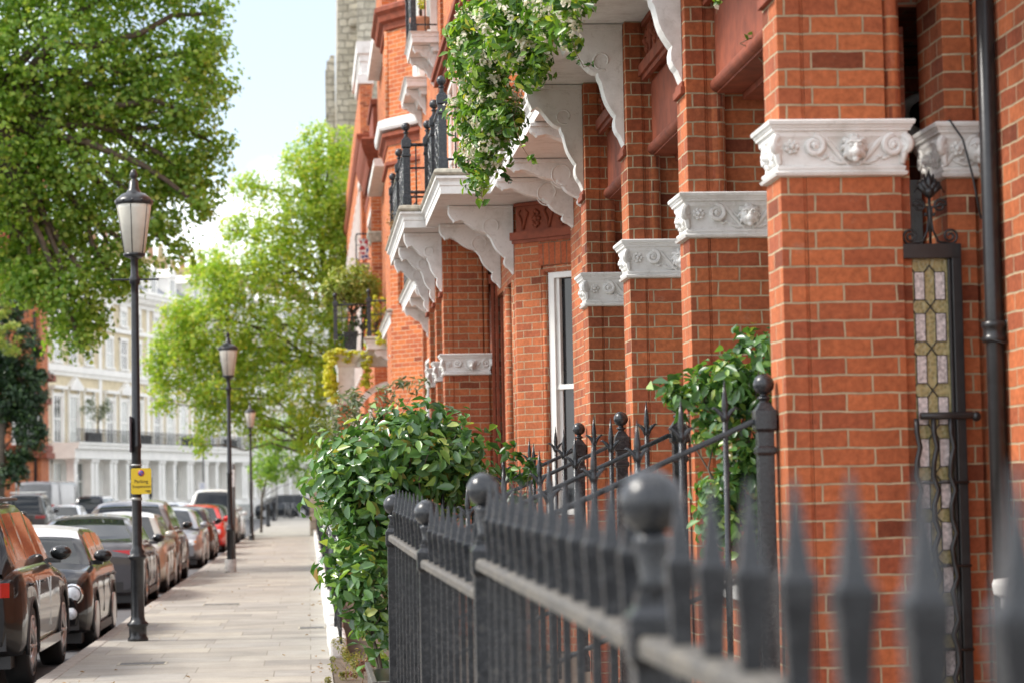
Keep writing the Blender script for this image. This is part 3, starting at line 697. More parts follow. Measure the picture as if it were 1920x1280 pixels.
band(H3, P3, [(0, 7.55), (.02, 7.551), (.04, 7.65), (.10, 7.70), (.10, 7.76), (0, 7.77)], 'terracotta')
band(H3, P3, [(0, 7.80), (.14, 7.81), (.16, 7.85), (.17, 7.97), (.0, 8.03)], 'paint')
band(H3, P3, [(0, 7.2), (.05, 7.21), (.05, 7.27), (0, 7.28)], 'terracotta')
for (xa, ya) in ((1.45+.52, 41.4-.76),):
    sash(H3, (xa-.02, ya-.06), (xa+.6, ya-.85), 8.1, 9.4, glass='glassgrey', out=(-.82, -.57), fw=.09, dpt=.12)
m = MB(); m.lathe((1.9, 40.80, 0), [(.05, 8.03), (.05, 9.55)], 10); m.lathe((1.47, 41.42, 0), [(.06, 8.03), (.06, 9.55)], 10); m.lathe((1.62, 41.16, 0), [(.05, 4.8), (.05, 7.2)], 10); m.build('roll_moulding', 'brickfar', H3)
m = MB(); m.box(1.75, 2.0, 41.6, 44.2, 9.86, 13.5); m.build('upper_wall', 'brickfar', H3)
b1 = slab(H3, 1.55, 1.98, 34.4, 36.2, 8.05, h=.22, top=False)
for yy in (34.75, 35.75): bracket(H3, 1.958, yy, 8.047, .36, .42, .12)
railing(H3, [(1.94, 34.5), (1.60, 34.5), (1.60, 36.1)], 8.22, h=.9, posts=[(1.60, 34.5), (1.60, 36.1)])
b2 = slab(H3, 1.62, 1.98, 38.0, 40.3, 8.02, h=.2, top=False)
for yy in (38.4, 39.8): bracket(H3, 1.958, yy, 8.017, .32, .40, .12)
for i, yy in enumerate((34.7, 38.3)): sash(H3, (1.955, yy+1.1), (1.955, yy), 8.25, 10.2, glass='glassgrey', out=(-1, 0), dpt=.1)
s4 = slab(H3, 1.53, 2.0, 34.0, 39.0, 4.5); s5 = slab(H3, 1.42, 2.0, 41.4, 46, 4.5)
for yy in (34.3, 36.2, 38.2): bracket(H3, 1.955, yy, 4.497, .40, .5, .14)
for yy in (44.5, 45.6): bracket(H3, 1.955, yy, 4.497, .45, .5, .14)
for yy in (42.0, 43.2): bracket(H3, 1.448, yy, 4.0, .02, .02, .1)
railing(H3, [(1.58, 34.1), (1.58, 38.9)], 4.75, posts=[(1.58, 34.1), (1.58, 36.5)])
for y0 in (33.4, 34.6, 37.0, 39.4, 45.0, 47.0):
    m = MB(); m.box(1.90, 1.96, y0, y0+.35, 0, 4.45); m.build('pilaster', 'brick', H3)
for y0 in (35.2, 37.6): sash(H3, (1.955, y0+1.3), (1.955, y0), 1.2, 3.7, out=(-1, 0))
# porch house
H4 = thing('brick_house', 'brick house with a white topped porch whose roof terrace is crowded with potted plants', 'house', (2, 53, 0))
m = MB(); m.box(1.96, 6, 49.4, 58, 0, 13.5); m.box(1.44, 2, 52.1, 52.6, 4.6, 8.0); m.box(1.62, 2, 58, 60, 0, 8.0); m.build('wall', 'brickfar', H4)
m = MB(); m.mould([(1.62, 57.98), (1.96, 57.98), (1.96, 60), (1.62, 60)], [(0, 7.7), (.03, 7.72), (.05, 7.85), (.09, 7.92), (.09, 8.0), (0, 8.05)]); m.build('coping', 'oldstone', H4); m = MB(); m.mould([(1.44, 52.08), (1.7, 52.08), (1.7, 52.6), (1.44, 52.6)], [(0, 7.0), (.02, 7.02), (.06, 7.12), (.08, 7.2), (.0, 7.24)]); m.build('coping', 'oldstone', H4)
m = MB(); m.box(1.36, 1.9, 46.9, 51.8, 7.95, 8.1); m.box(1.5, 2.2, 54, 58, 7.95, 8.1); m.build('ledge', 'paint', H4)
m = MB(); m.box(1.40, 1.95, 47.5, 52, 10.5, 10.75); m.build('upper_balcony', 'paint', H4)
m = MB(); m.box(1.65, 1.95, 49.5, 53.5, 4.5, 12.5); m.build('pier_wall', 'brickfar', H4)
def porch():
    yf = 49.7
    m = MB(); m.box(.64, .98, yf, yf+.4, 0, 3.45); m.box(.64, .98, yf+1.8, yf+2.2, 0, 3.45); m.box(1.9, 2.1, yf, yf+.3, 0, 4.4)
    pr_ = m.build('porch', 'brickfar', H4)
    m = MB(); pol = [(.64, yf), (.98, yf), (.98, yf+2.2), (.64, yf+2.2)]
    m.mould(pol, [(0, 3.42), (.05, 3.43), (.06, 3.50), (.03, 3.54), (.05, 3.6), (.05, 3.64), (.0, 3.66), (0, 4.2), (.02, 4.22), (.03, 4.3), (.09, 4.38), (.11, 4.40), (.11, 4.5), (.0, 4.55)])
    m.box(.98, 1.95, yf+.02, yf+.3, 4.2, 4.53); m.box(.64, 2.2, yf+.3, yf+2.1, 4.35, 4.54)
    m.build('entablature', 'paint', pr_)
    m = MB(); ring = []
    cx, cz, r_, r2 = 1.80, 2.98, .92, .80
    outl = [(cx-r_*math.cos(a), cz+r_*math.sin(a)) for a in np.linspace(0, math.pi*.5, 14)]+[(cx, cz+r2)]+[(cx-r2*math.cos(a), cz+r2*math.sin(a)) for a in np.linspace(math.pi*.5, 0, 14)]
    outl = [(cx-r_, 2.2)]+outl+[(cx-r2, 2.2)]
    m.plate(outl, 'y', yf-.12, yf+.05); m.build('arch', 'paint', pr_)
    return pr_
PR = porch()
s6 = slab(H4, 1.2, 2.0, 48.75, 49.68, 4.5); bracket(H4, 1.99, 48.95, 4.497, .62, .62, .14)
railing(PR, [(2.0, 48.85), (1.27, 48.85), (1.27, 49.72), (.60, 49.72), (.60, 51.8)], 4.75, h=.72, posts=[(1.27, 48.85), (.60, 49.72)])
H5 = thing('brick_house', 'last orange brick house of the terrace with a deep cornice and white topped chimney pier', 'house', (2, 75, 0))
m = MB(); m.box(1.63, 1.97, 69, 96, 0, 13.3); m.box(1.97, 6, 66, 96, 0, 12.0); m.box(1.68, 6, 60.5, 66, 0, 10.4); m.build('wall', 'brickfar', H5)
m = MB(); m.mould([(1.68, 60.48), (4, 60.48), (4, 66), (1.68, 66)], [(0, 9.2), (.02, 9.22), (.04, 9.4), (.0, 9.42), (0, 9.7), (.05, 9.72), (.10, 9.85), (.10, 9.95), (.18, 10.1), (.24, 10.3), (.26, 10.45), (.2, 10.5)])
m.mould([(1.63, 69), (2.3, 69), (2.3, 96), (1.63, 96)], [(0, 11.6), (.05, 11.62), (.12, 11.8), (.12, 11.86), (0, 11.9)]); m.build('cornice', 'terracotta', H5)
m = MB(); m.mould([(1.60, 69), (2.0, 69), (2.0, 72), (1.60, 72)], [(0, 13.32), (.04, 13.34), (.05, 13.6), (0, 13.62)]); m.box(1.66, 2.0, 69.02, 72, 13.62, 13.98); m.box(1.62, 1.99, 68.98, 74, 13.98, 14.2); m.box(1.55, 2.0, 68.9, 76, 14.2, 14.55)
m.build('coping', 'paint', H5); m = MB(); m.mould([(1.6, 66.1), (2.0, 66.1), (2.0, 68.9), (1.6, 68.9)], [(0, 10.2), (.06, 10.22), (.08, 10.38), (0, 10.4)]); m.build('coping', 'paint', H5)
m = MB(); m.box(1.75, 2.1, 60.6, 64, 10.52, 11.35); m.mould([(1.75, 60.6), (2.1, 60.6), (2.1, 64), (1.75, 64)], [(0, 11.36), (.06, 11.37), (.06, 11.5), (0, 11.52)]); m.build('parapet', 'terracotta', H5)
m = MB(); m.box(1.55, 1.75, 59.4, 60.4, 0, .1); 
m = MB(); m.box(1.30, 1.6, 59.9, 61.5, 7.2, 7.3); m.build('far_balcony', 'oldstone', H5)
railing(H5, [(1.62, 59.92), (1.28, 59.92), (1.28, 61.4)], 7.3, h=.72, sp=.16)
fl = MB(); fl.add([(1.32+.05*(i % 2), 59.86-.02*math.sin(i*2.), 7.9-.13*i) for i in range(5)]+[(1.56+.04*((i+1) % 2), 59.86+.02*math.sin(i*2.), 7.88-.13*i) for i in range(5)], [(i, i+1, i+6, i+5) for i in range(4)])
def flagmat():
    m, nt, b = newmat('flag_cloth'); n = noise(nt, 9, 1, pos(nt))
    nt.links.new(ramp(nt, n, [(.40, (.45, .03, .05)), (.45, (.75, .73, .72)), (.55, (.75, .73, .72)), (.60, (.05, .06, .25))]), b.inputs['Base Color']); return m
M['flag'] = flagmat()
fo = fl.build('bunting', 'flag'); s_ = fo.modifiers.new('thick', 'SOLIDIFY'); s_.thickness = .006
tag(fo, 'small red, white and blue cloth hung on the farthest black balcony railing', 'bunting')
# windows along the far street fronts
for H, x, y0, y1, st, fl_ in ((H2, 2.0, 24.6, 33.6, 2.2, ((5.0, 7.0), (8.6, 10.6), (12, 13.8))), (H3, 1.96, 46.6, 49, 2.0, ((5.0, 7.0), (8.7, 10.4))), (H4, 1.96, 54.0, 58, 1.9, ((1.2, 3.8), (5.0, 7.2), (8.6, 10.5))), (H5, 1.63, 70, 95, 2.3, ((1.2, 3.8), (5.0, 7.2), (8.6, 10.5))), (H5, 1.68, 61, 65.5, 2.1, ((1.2, 3.8), (5.0, 7.2)))):
    yy = y0
    while yy+1.2 < y1:
        for z0, z1 in fl_:
            sash(H, (x-.003, yy+1.15), (x-.003, yy), z0, z1, glass='glassgrey' if (int(yy*3)+int(z0)) % 3 else 'glass', out=(-1, 0), dpt=.05)
        yy += st
# church tower
T = thing('church_tower', 'pale rubble stone church tower rising behind the end of the brick terrace', 'tower', (5, 114, 0))
m = MB(); m.add([(1.18, 112, 0), (7, 112, 0), (7, 119, 0), (1.18, 119, 0), (1.86, 112, 34), (7, 112, 34), (7, 119, 34), (1.86, 119, 34)], [(3, 2, 1, 0), (4, 5, 6, 7), (0, 1, 5, 4), (1, 2, 6, 5), (2, 3, 7, 6), (3, 0, 4, 7)])
for z in (8, 14, 20.5, 23.3, 26): m.box(1.9+.02*z-.15, 2.6+.02*z, 111.6, 112.02, z, z+1.3)
m.build('tower_wall', 'ragstone', T)
m = MB(); m.box(2.55, 3.5, 111.2, 112, 0, 36); m.add([(2.45, 111.1, 19), (3.5, 111.1, 19), (3.5, 112, 19), (2.45, 112, 19), (2.6, 111.25, 19.8), (3.5, 111.25, 19.8), (3.5, 112, 19.8), (2.6, 112, 19.8)], [(0, 1, 5, 4), (3, 0, 4, 7), (0, 3, 2, 1), (4, 5, 6, 7)]); m.build('buttress', 'ragstone', T)
m = MB(); m.box(1.12, 1.5, 112.4, 114, 0, 21.8); m.box(1.05, 1.5, 112.3, 114.2, 19.2, 21.3); m.add([(1.05, 112.3, 21.3), (1.5, 112.3, 21.3), (1.5, 114.2, 21.3), (1.05, 114.2, 21.3), (1.3, 112.6, 22.1), (1.5, 112.6, 22.1), (1.5, 113.9, 22.1), (1.3, 113.9, 22.1)], [(0, 1, 5, 4), (3, 0, 4, 7), (2, 3, 7, 6), (4, 5, 6, 7)])
m.build('stair_turret', 'ragstone', T)
# gate pier at the far end of the railings
G = thing('gate_pier', 'mossy stone gate pier at the far end of the low railings', 'pier', (.25, 94, 0))
m = MB(); m.box(.04, .5, 94, 94.5, 0, 2.0); m.build('shaft', 'ragstone', G); m = MB(); m.mould([(.04, 94), (.5, 94), (.5, 94.5), (.04, 94.5)], [(0, 2.0), (.05, 2.01), (.06, 2.1), (-.12, 2.22)]); m.build('cap', 'oldstone', G)

# ------------------------------------------------------------------ foreground railings
FR = thing('iron_railing', 'thick black spear topped front railing with large ball finials, nearest and out of focus', 'railing', (.56, 5, 0))
def lerp_tab(t, tab):
    for (a, va), (b, vb) in zip(tab, tab[1:]):
        if t <= b: return va+(vb-va)*(t-a)/(b-a)
    return tab[-1][1]
def fx(y): return lerp_tab(y, [(1.3, .56), (7.75, .56), (10.3, .50), (12.9, .45)])
secs = [(1.3, 3.94, 1.355, 1.345), (3.94, 7.75, 1.345, 1.37), (7.75, 10.3, 1.27, 1.30), (10.3, 12.9, 1.32, 1.365)]
spear0 = None
for (a, b, za, zb_) in secs:
    m = MB(); m.loft([[(fx(q)-.034, q, z-.018), (fx(q)+.034, q, z-.018), (fx(q)+.034, q, z+.006), (fx(q)+.026, q, z+.016), (fx(q)-.026, q, z+.016), (fx(q)-.034, q, z+.006)] for q, z in ((a+.045, za), (b-.045, zb_))])
    m.build('rail', 'railiron', FR, bevel=.003)
    m = MB(); m.loft([[(fx(q)-.02, q, .24), (fx(q)+.02, q, .24), (fx(q)+.02, q, .26), (fx(q)-.02, q, .26)] for q in (a, b)]); m.build('bottom_rail', 'iron', FR)
    n = max(2, int((b-a)/.272))
    for i in range(1, n):
        q = a+(b-a)*i/n; z = za+(zb_-za)*i/n; x = fx(q)
        m = MB()
        m.lathe((x, q, 0), [(.011, .0), (.011, z-.018)], 4, sq=True)
        m.lathe((x, q, z), [(.015, .0), (.016, .04), (.0185, .09), (.0215, .128), (.022, .141), (.020, .146), (.0165, .148), (.015, .16), (.002, .262)], 4, sq=True)
        m.build('spear_bar', 'iron', FR, bevel=.002)
for (q, zball, zr) in ((3.94, 1.577, 1.36), (7.75, 1.605, 1.38), (10.3, 1.514, 1.315), (12.9, 1.538, 1.365)):
    m = MB(); x = fx(q)
    m.lathe((x, q, 0), [(.036, 0), (.036, zr-.05), (.045, zr-.04), (.045, zr+.03), (.03, zr+.05), (.03, zr+.065)], 4, sq=True)
    p = m.build('post', 'iron', FR, bevel=.003)
    m = MB(); m.lathe((x, q, 0), [(.032, zr+.06), (.02, zr+.09), (.03, zball-.066), (.03, zball-.058), (.018, zball-.048)], 16); m.ball((x, q, zball), .054, 28); m.build('ball_finial', 'iron', p)
m = MB()
for q in (7.79, 10.34): m.tube([(fx(q), q, 1.28), (fx(q), q+.05, 1.22), (fx(q), q+.06, 1.1), (fx(q), q+.06, .2)], .011, 8)
m.build('brace', 'iron', FR)
# entrance stair handrails, one beside each pier
def stair(y, label, xe=.75):
    S = thing('stair_railing', label, 'handrail', (1.9, y, 0), group='sloping stair railings')
    zt, xp, sl = 1.875, 1.945, .435
    m = MB(); m.tube([(xp, y, zt), (xp-.06, y, zt-.004), (xp-.14, y, zt-.04), (xe, y, zt-.04-sl*(xp-.14-xe))], .017, 4); m.build('handrail', 'iron', S, bevel=.003)
    m = MB(); m.tube([(xp, y, zt-.62), (xe, y, zt-.66-sl*(xp-.14-xe))], .013, 4); m.build('bottom_rail', 'iron', S)
    post(MB(), xp, y, .3, zt-.005, 2.032, .034, .046).build('post', 'iron', S, bevel=.003)
    m = MB(); m.tube([(xp, y, zt), (xp+.075, y, zt)], .011, 6); m.ball((xp+.07, y+.0, zt), .017, 8, sc=(.6, 1, 1)); m.build('wall_stay', 'iron', S)
    for i in range(1, 8):
        x = xp-.19*i+.02
        if x < xe: break
        z = zt-.04-sl*(xp-.14-x)
        m = MB(); m.tube([(x, y, .25), (x, y, z+.06)], .0125, 6)
        m.lathe((x, y, z), [(.0125, .05), (.016, .075), (.0125, .085), (.012, .10), (.0155, .125), (.001, .235)], 8)
        for e in (-1, 1): m.tube([(x, y, z+.045), (x+e*.014, y, z+.082), (x+e*.03, y, z+.10), (x+e*.046, y, z+.112), (x+e*.058, y, z+.108)], [.011, .011, .009, .006, .002], 6)
        m.build('baluster', 'iron', S)
    return S
for y, l in ((10.2, 'nearest sloping black stair railing with ball post against the largest front pier'), (12.6, 'second sloping stair railing, its ball post half hidden by the wall shrub'),
             (14.95, 'third sloping stair railing, ball post in front of the third white capped pier'), (17.3, 'farthest sloping stair railing with the smallest ball post, beside the sash window')): stair(y, l)
# low railings further along, on a white painted plinth
PL = thing('plinth_wall', 'low white painted stone plinth, chipped and uneven, edging the pavement under the railings', 'plinth', (.27, 50, 0))
y = 24.0
while y < 93.5:
    L = random.uniform(.45, .95) if y < 40 else random.uniform(.9, 1.6); h = .20+random.uniform(-.03, .035)
    o = random.uniform(-.015, .015)
    m = MB(); m.box(.19+o, .36+o, y, y+L-.015, -.02, h); m.build('stone', 'paint', PL, bevel=.03); y += L
LR = thing('low_railing', 'thin black railing on the white plinth receding beside the pavement', 'railing', (.30, 30, 0))
m = MB(); m.tube([(.29, 23, 1.02), (.29, 93.9, 1.02)], .016, 6); m.tube([(.29, 23, .32), (.29, 93.9, .32)], .012, 6); m.build('rail', 'iron', LR)
proto = None; far = MB(); q = 0
for i in range(640):
    yy = 23+.11*(i+1)
    if yy > 93.8: break
    def one(m, yy, n):
        m.tube([(.29, yy, .18), (.29, yy, 1.06)], .0095, n); m.lathe((.29, yy, 1.06), [(.0095, 0), (.017, .02), (.001, .11)], n)
    if q < 98: m = MB(); one(m, yy, 5); m.build('picket', 'iron', LR)
    else: one(far, yy, 4)
    q += 1
far.build('pickets', 'iron', LR)['kind'] = 'stuff'
for yy in (26, 36, 50, 66, 82): post(MB(), .29, yy, .18, 1.0, 1.17, .03, .045).build('post', 'iron', LR)

# ------------------------------------------------------------------ street lamps
M['lampglass'] = simple('lamp_glass', (.62, .60, .52), .12, var=.12, scale=5, spec=.6)
M['lampiron'] = simple('lamp_black', (.017, .018, .02), .3, var=.4, scale=22, bmp=.1)
M['greybase'] = simple('worn_base', (.42, .41, .39), .8, var=.3, scale=12)
def lamp(x, y, label, H=5.31, s=1., white=False, arms=True):
    L = thing('street_lamp', label, 'street lamp', (0, 0, 0), group='street lamps along the kerb')
    m = MB(); m.lathe((0, 0, 0), [(.115, 0), (.115, .03), (.10, .05), (.10, .16), (.12, .18), (.12, .20), (.085, .23), (.075, .28), (.075, .92), (.09, .94), (.105, .955), (.105, .975), (.08, .99), (.085, 1.02), (.06, 1.06), (.055, 1.10), (.052, 2.2), (.06, 2.22), (.06, 2.25), (.05, 2.27), (.042, 3.98), (.042, 4.1), (.06, 4.11), (.062, 4.17), (.044, 4.2), (.04, 4.38), (.075, 4.42)], 20)
    for k in range(3): m.lathe((0, 0, 0), [(.0, 0), (.0, .01)], 4)
    m.build('column', 'lampiron', L)
    m = MB(); m.tube([(-.27, 0, 4.155), (-.24, 0, 4.155), (.24, 0, 4.155), (.27, 0, 4.155)], [.017, .011, .011, .017], 8); m.ball((0, 0, 4.155), .055, 12); m.build('ladder_bar', 'lampiron', L)
    m = MB(); m.lathe((0, 0, 0), [(.118, 4.45), (.19, 4.98), (.195, 5.03)], 24)
    g = m.build('lantern', 'lampglass', L)
    m = MB()
    for k in range(6):
        a = k*math.pi/3+.4; m.tube([(.120*math.cos(a), .120*math.sin(a), 4.45), (.196*math.cos(a), .196*math.sin(a), 5.03)], .005, 5)
    m.lathe((0, 0, 0), [(.07, 4.40), (.125, 4.43), (.125, 4.455), (.11, 4.46)], 24); m.build('lantern_frame', 'lampiron', g)
    m = MB(); m.lathe((0, 0, 0), [(.195, 5.02), (.215, 5.035), (.215, 5.065), (.19, 5.10), (.13, 5.15), (.085, 5.165), (.075, 5.19), (.058, 5.21), (.05, 5.30), (.03, 5.31), (.025, 5.325), (.042, 5.35), (.046, 5.38), (.028, 5.42), (.012, 5.44)], 24)
    for k in range(12):
        a = k*math.pi/6; m.ball((.205*math.cos(a), .205*math.sin(a), 5.06), .02, 7)
    m.build('hood', 'lampiron', L)
    if white: m = MB(); m.lathe((0, 0, 0), [(.13, 0), (.13, .02), (.122, .05), (.122, .28), (.105, .29)], 18); m.build('base_cover', 'greybase', L)
    L.location = (x, y, 0); L.scale = (s, s, s*H/5.44)
    return L
L1 = lamp(-1.925, 27.5, 'nearest and tallest black street lamp, carrying the yellow parking sign', 5.31)
lamp(-1.65, 51.3, 'second black street lamp, its foot wrapped in a pale grey cover', 5.05, white=True)
lamp(-2.05, 87.4, 'third and smallest black street lamp, in front of the pale leafy tree', 4.95)
# parking suspension sign
M['signyellow'] = simple('sign_yellow', (.72, .50, .012), .4, var=.03); M['signblue'] = simple('sign_blue', (.04, .13, .42), .4); M['signred'] = simple('sign_red', (.45, .03, .05), .4)
M['signink'] = simple('sign_ink', (.05, .035, .01), .6); M['signwhite'] = simple('sign_white', (.78, .78, .77), .4); M['steel'] = simple('galvanised_steel', (.35, .35, .34), .45, metal=.6)
def text(body, loc, size, mat, parent, align='CENTER', rx=R(90), rz=0, ext=.001):
    c = D.curves.new('lettering', 'FONT'); c.body = body; c.size = size; c.align_x = align; c.extrude = ext
    o = D.objects.new('lettering', c); COL.objects.link(o)
    me = D.meshes.new_from_object(o.evaluated_get(bpy.context.evaluated_depsgraph_get()) if False else o); D.objects.remove(o)
    o = D.objects.new('lettering', me); COL.objects.link(o); me.materials.clear(); me.materials.append(M[mat])
    o.location = loc; o.rotation_euler = (rx, 0, rz); adopt(o, parent); return o
def rrect(cx, cz, w, h, r, n=5):
    o = []
    for sx, sz, a0 in ((1, -1, -90), (1, 1, 0), (-1, 1, 90), (-1, -1, 180)):
        for i in range(n+1):
            a = R(a0+90*i/n); o.append((cx+sx*(w/2-r)+r*math.cos(a), cz+sz*(h/2-r)+r*math.sin(a)))
    return o
SG = thing('parking_sign', 'yellow parking suspension notice fixed to the nearest lamp post', 'sign', (-1.865, 27.39, 1.78))
SG['writing'] = 'Parking Suspension'
m = MB(); m.plate(rrect(-1.865, 1.785, .225, .29, .022), 'y', 27.375, 27.383); m.build('board', 'signyellow', SG)
m = MB(); m.lathe((-1.865, 27.373, 1.875), [(.001, -.002), (.036, -.002), (.036, .001), (.001, .001)], 28, axis='y'); rd = m.build('roundel', 'signred', SG)
m = MB(); m.lathe((-1.865, 27.3705, 1.875), [(.001, -.001), (.027, -.001), (.027, .001), (.001, .001)], 28, axis='y'); m.build('roundel_field', 'signblue', rd)
m = MB(); m.plate([(-1.865-.021, 1.875+.014), (-1.865-.014, 1.875+.021), (-1.865+.021, 1.875-.014), (-1.865+.014, 1.875-.021)], 'y', 27.3668, 27.3685); m.build('roundel_bar', 'signred', rd)
text('Parking', (-1.865, 27.372, 1.765), .052, 'signink', SG); text('Suspension', (-1.860, 27.372, 1.712), .046, 'signink', SG)
m = MB(); m.box(-1.82, -1.765, 27.370, 27.373, 1.672, 1.680); m.box(-1.80, -1.765, 27.370, 27.373, 1.660, 1.666); m.build('small_print', 'signink', SG)
m = MB(); m.lathe((-1.925, 27.5, 0), [(.058, 1.57), (.062, 1.572), (.062, 1.60), (.058, 1.602)], 20); m.lathe((-1.925, 27.5, 0), [(.058, 1.955), (.062, 1.957), (.062, 1.975), (.058, 1.977)], 20); m.build('band', 'steel', SG)
m = MB(); m.box(-1.985, -1.972, 27.30, 27.72, 2.11, 2.51); m.box(-1.972, -1.93, 27.47, 27.53, 2.14, 2.16); m.box(-1.972, -1.93, 27.47, 27.53, 2.46, 2.48)
tag(m.build('sign_plate', simple('plate_back', (.10, .085, .10), .5)), 'dark sign plate seen edge on, strapped high on the nearest lamp post', 'sign')
def pole_sign(x, y, h, label, plate=None, r=.032, zoff=0., mat='steel'):
    S = thing('sign_post', label, 'sign post', (x, y, 0), group='thin posts along the pavement')
    m = MB(); m.lathe((x, y, zoff), [(r, 0), (r, h), (r*.6, h+.02)], 10); m.build('post', mat, S)
    if plate:
        w_, h_, z_ = plate; m = MB(); m.plate(rrect(x-.05, z_, w_, h_, .02, 3), 'y', y-r-.012, y-r-.004); p = m.build('plate', 'signwhite', S)
        m = MB()
        for k in range(4): m.box(x-.05-w_*.28, x-.05+w_*.2-.02*(k % 2), y-r-.014, y-r-.0125, z_+h_*.28-k*h_*.18, z_+h_*.33-k*h_*.18)
        m.build('notice', 'signblue', p)
    return S
M['greypost'] = simple('grey_post', (.10, .10, .10), .5)
pole_sign(-1.90, 62.1, 2.40, 'grey post with a narrow white parking plate beside the second street lamp', (.17, .44, 2.05), .04, mat='greypost')
pole_sign(-6.25, 146., 4.6, 'tall thin dark post in front of the white terrace, a white plate halfway up', (.5, .5, 2.2), .06, -.12, 'greypost')
pole_sign(-12.3, 131., 3.0, 'plain pale steel post between the grey van and the dark people carrier', None, .06, -.12)
pole_sign(-15.05, 127., 4.0, 'pale steel post at the left edge in front of the black archway', None, .06, -.12)
pole_sign(-2.0, 153.5, 3.0, 'slim pale post rising behind the two bollards by the junction', None, .035, 0, 'steel')
def bollard(x, y, label, h=1.0, r=.07):
    B = thing('bollard', label, 'bollard', (x, y, 0), group='black bollards at the end of the pavement')
    m = MB(); m.lathe((x, y, 0), [(r*1.2, 0), (r*1.2, .12), (r, .15), (r*.95, h-.2), (r*1.15, h-.18), (r*1.15, h-.1), (r*.8, h-.03), (.01, h)], 12); m.build('shaft', 'lampiron', B)
bollard(-2.08, 125, 'nearer of two black bollards at the end of the pavement', 1.25, .10); bollard(-2.15, 152, 'farther black bollard at the end of the pavement', 1.25, .10)

# ------------------------------------------------------------------ planting on the right
def bush(name, label, cat, blobs, n_per, sub, sub_r, size, mat, base=None, aspect=.5, fold=.22, group=None, twig='bark', shell=.45, nt_=.35, extra=None, r0=.022):
    b0 = base or (blobs[0][0], blobs[0][1], 0)
    T_ = thing(name, label, cat, b0, group=group)
    P, Q, C = blob_points(blobs, n_per, sub, sub_r, shell)
    leaves('leaves', P, Q, size, mat, T_, aspect, fold)
    if twig:
        m = MB(); idx = rng.choice(len(C), max(4, int(len(C)*nt_)), replace=False); cen = np.mean(C, 0)
        for i in idx:
            c = C[i]; h = Vector(b0).lerp(Vector(cen), .55); limb(m, b0, h, r0, r0*.6, 0, 3, 5, .1); limb(m, h, c, r0*.55, r0*.15, .04, 4, 5, .12)
        m.build('stems', twig, T_, recalc=False)
    return T_
random.seed(11)
bush('camellia_bush', 'big glossy camellia bush bulging over the front railings onto the pavement', 'bush',
     [(.37, 15.0, 1.72, .30, .4, .26), (.62, 15.0, 1.84, .27, .45, .22), (.90, 15.1, 1.84, .22, .4, .20), (.20, 15, 1.60, .17, .3, .18), (.46, 15, 1.50, .28, .4, .26), (.78, 15.1, 1.62, .26, .4, .26), (.20, 15, 1.83, .11, .2, .10), (.58, 15, 2.03, .13, .25, .09), (.98, 15.1, 1.66, .14, .3, .15), (.33, 15, 1.36, .17, .3, .17), (.72, 15, 2.0, .14, .25, .10), (.6, 15.3, 1.35, .25, .3, .25)],
     10, 640, .155, .088, 'camellia', (.62, 15.0, .3), .5, r0=.018, nt_=.08)
bush('camellia_bush', 'lower camellia branches hanging through the railings above the planter', 'bush',
     [(.29, 14.6, 1.15, .19, .25, .15), (.36, 14.6, .97, .18, .25, .15), (.25, 14.6, 1.03, .13, .2, .12), (.38, 14.6, .78, .13, .2, .12), (.19, 14.6, 1.19, .10, .15, .08), (.42, 14.7, .62, .08, .1, .1)],
     10, 600, .13, .088, 'camellia', (.44, 14.6, .4), .5, r0=.012, nt_=.10)
bush('young_shrub', 'small shrub with upright leaves poking up behind the railing finials', 'bush', [(1.18, 14.0, 1.76, .10, .14, .09), (1.25, 14, 1.64, .09, .14, .10), (1.15, 14, 1.5, .08, .1, .12), (1.28, 13.8, 1.72, .04, .05, .04)], 8, 500, .05, .07, 'ivyl', (1.2, 14, .9), .5, r0=.008, nt_=.2)
bush('wall_shrub', 'glossy climbing shrub between the first and second white capped piers', 'bush',
     [(1.84, 11.6, 2.04, .11, .2, .09), (2.02, 11.6, 2.09, .14, .25, .12), (2.16, 11.6, 2.18, .13, .25, .12), (2.22, 11.6, 1.95, .14, .25, .14), (2.10, 11.6, 1.78, .14, .25, .14), (1.97, 11.6, 1.90, .09, .2, .09), (2.01, 11.6, 1.55, .13, .2, .14), (2.17, 11.6, 1.57, .14, .2, .15), (1.98, 11.6, 1.42, .09, .2, .10), (2.28, 11.6, 1.73, .1, .2, .12), (1.76, 11.6, 2.06, .05, .1, .04), (2.15, 11.6, 2.30, .05, .1, .05), (2.22, 11.6, 1.35, .1, .2, .12)],
     10, 1000, .10, .07, 'camellia', (2.12, 11.6, .3), .52, r0=.014, nt_=.08)
bush('olive_tree', 'feathery grey green olive tree in front of the white arch', 'tree', [(.49, 30, 2.62, .30, .4, .25), (.75, 30, 2.74, .24, .4, .26), (.28, 30, 2.36, .28, .4, .28), (1.05, 30, 2.80, .15, .3, .20), (.60, 30, 2.30, .33, .4, .3), (1.42, 30, 2.85, .09, .2, .14), (.3, 30, 2.0, .3, .4, .3), (1.18, 30, 2.95, .05, .1, .08)],
     12, 130, .12, .10, 'olive', (.7, 30, .0), .28, shell=.2, nt_=.5, r0=.02)
J = thing('flowering_jasmine', 'mass of white flowered jasmine spilling over the edge of the near balcony', 'climbing plant', (1.6, 15.5, 4.75))
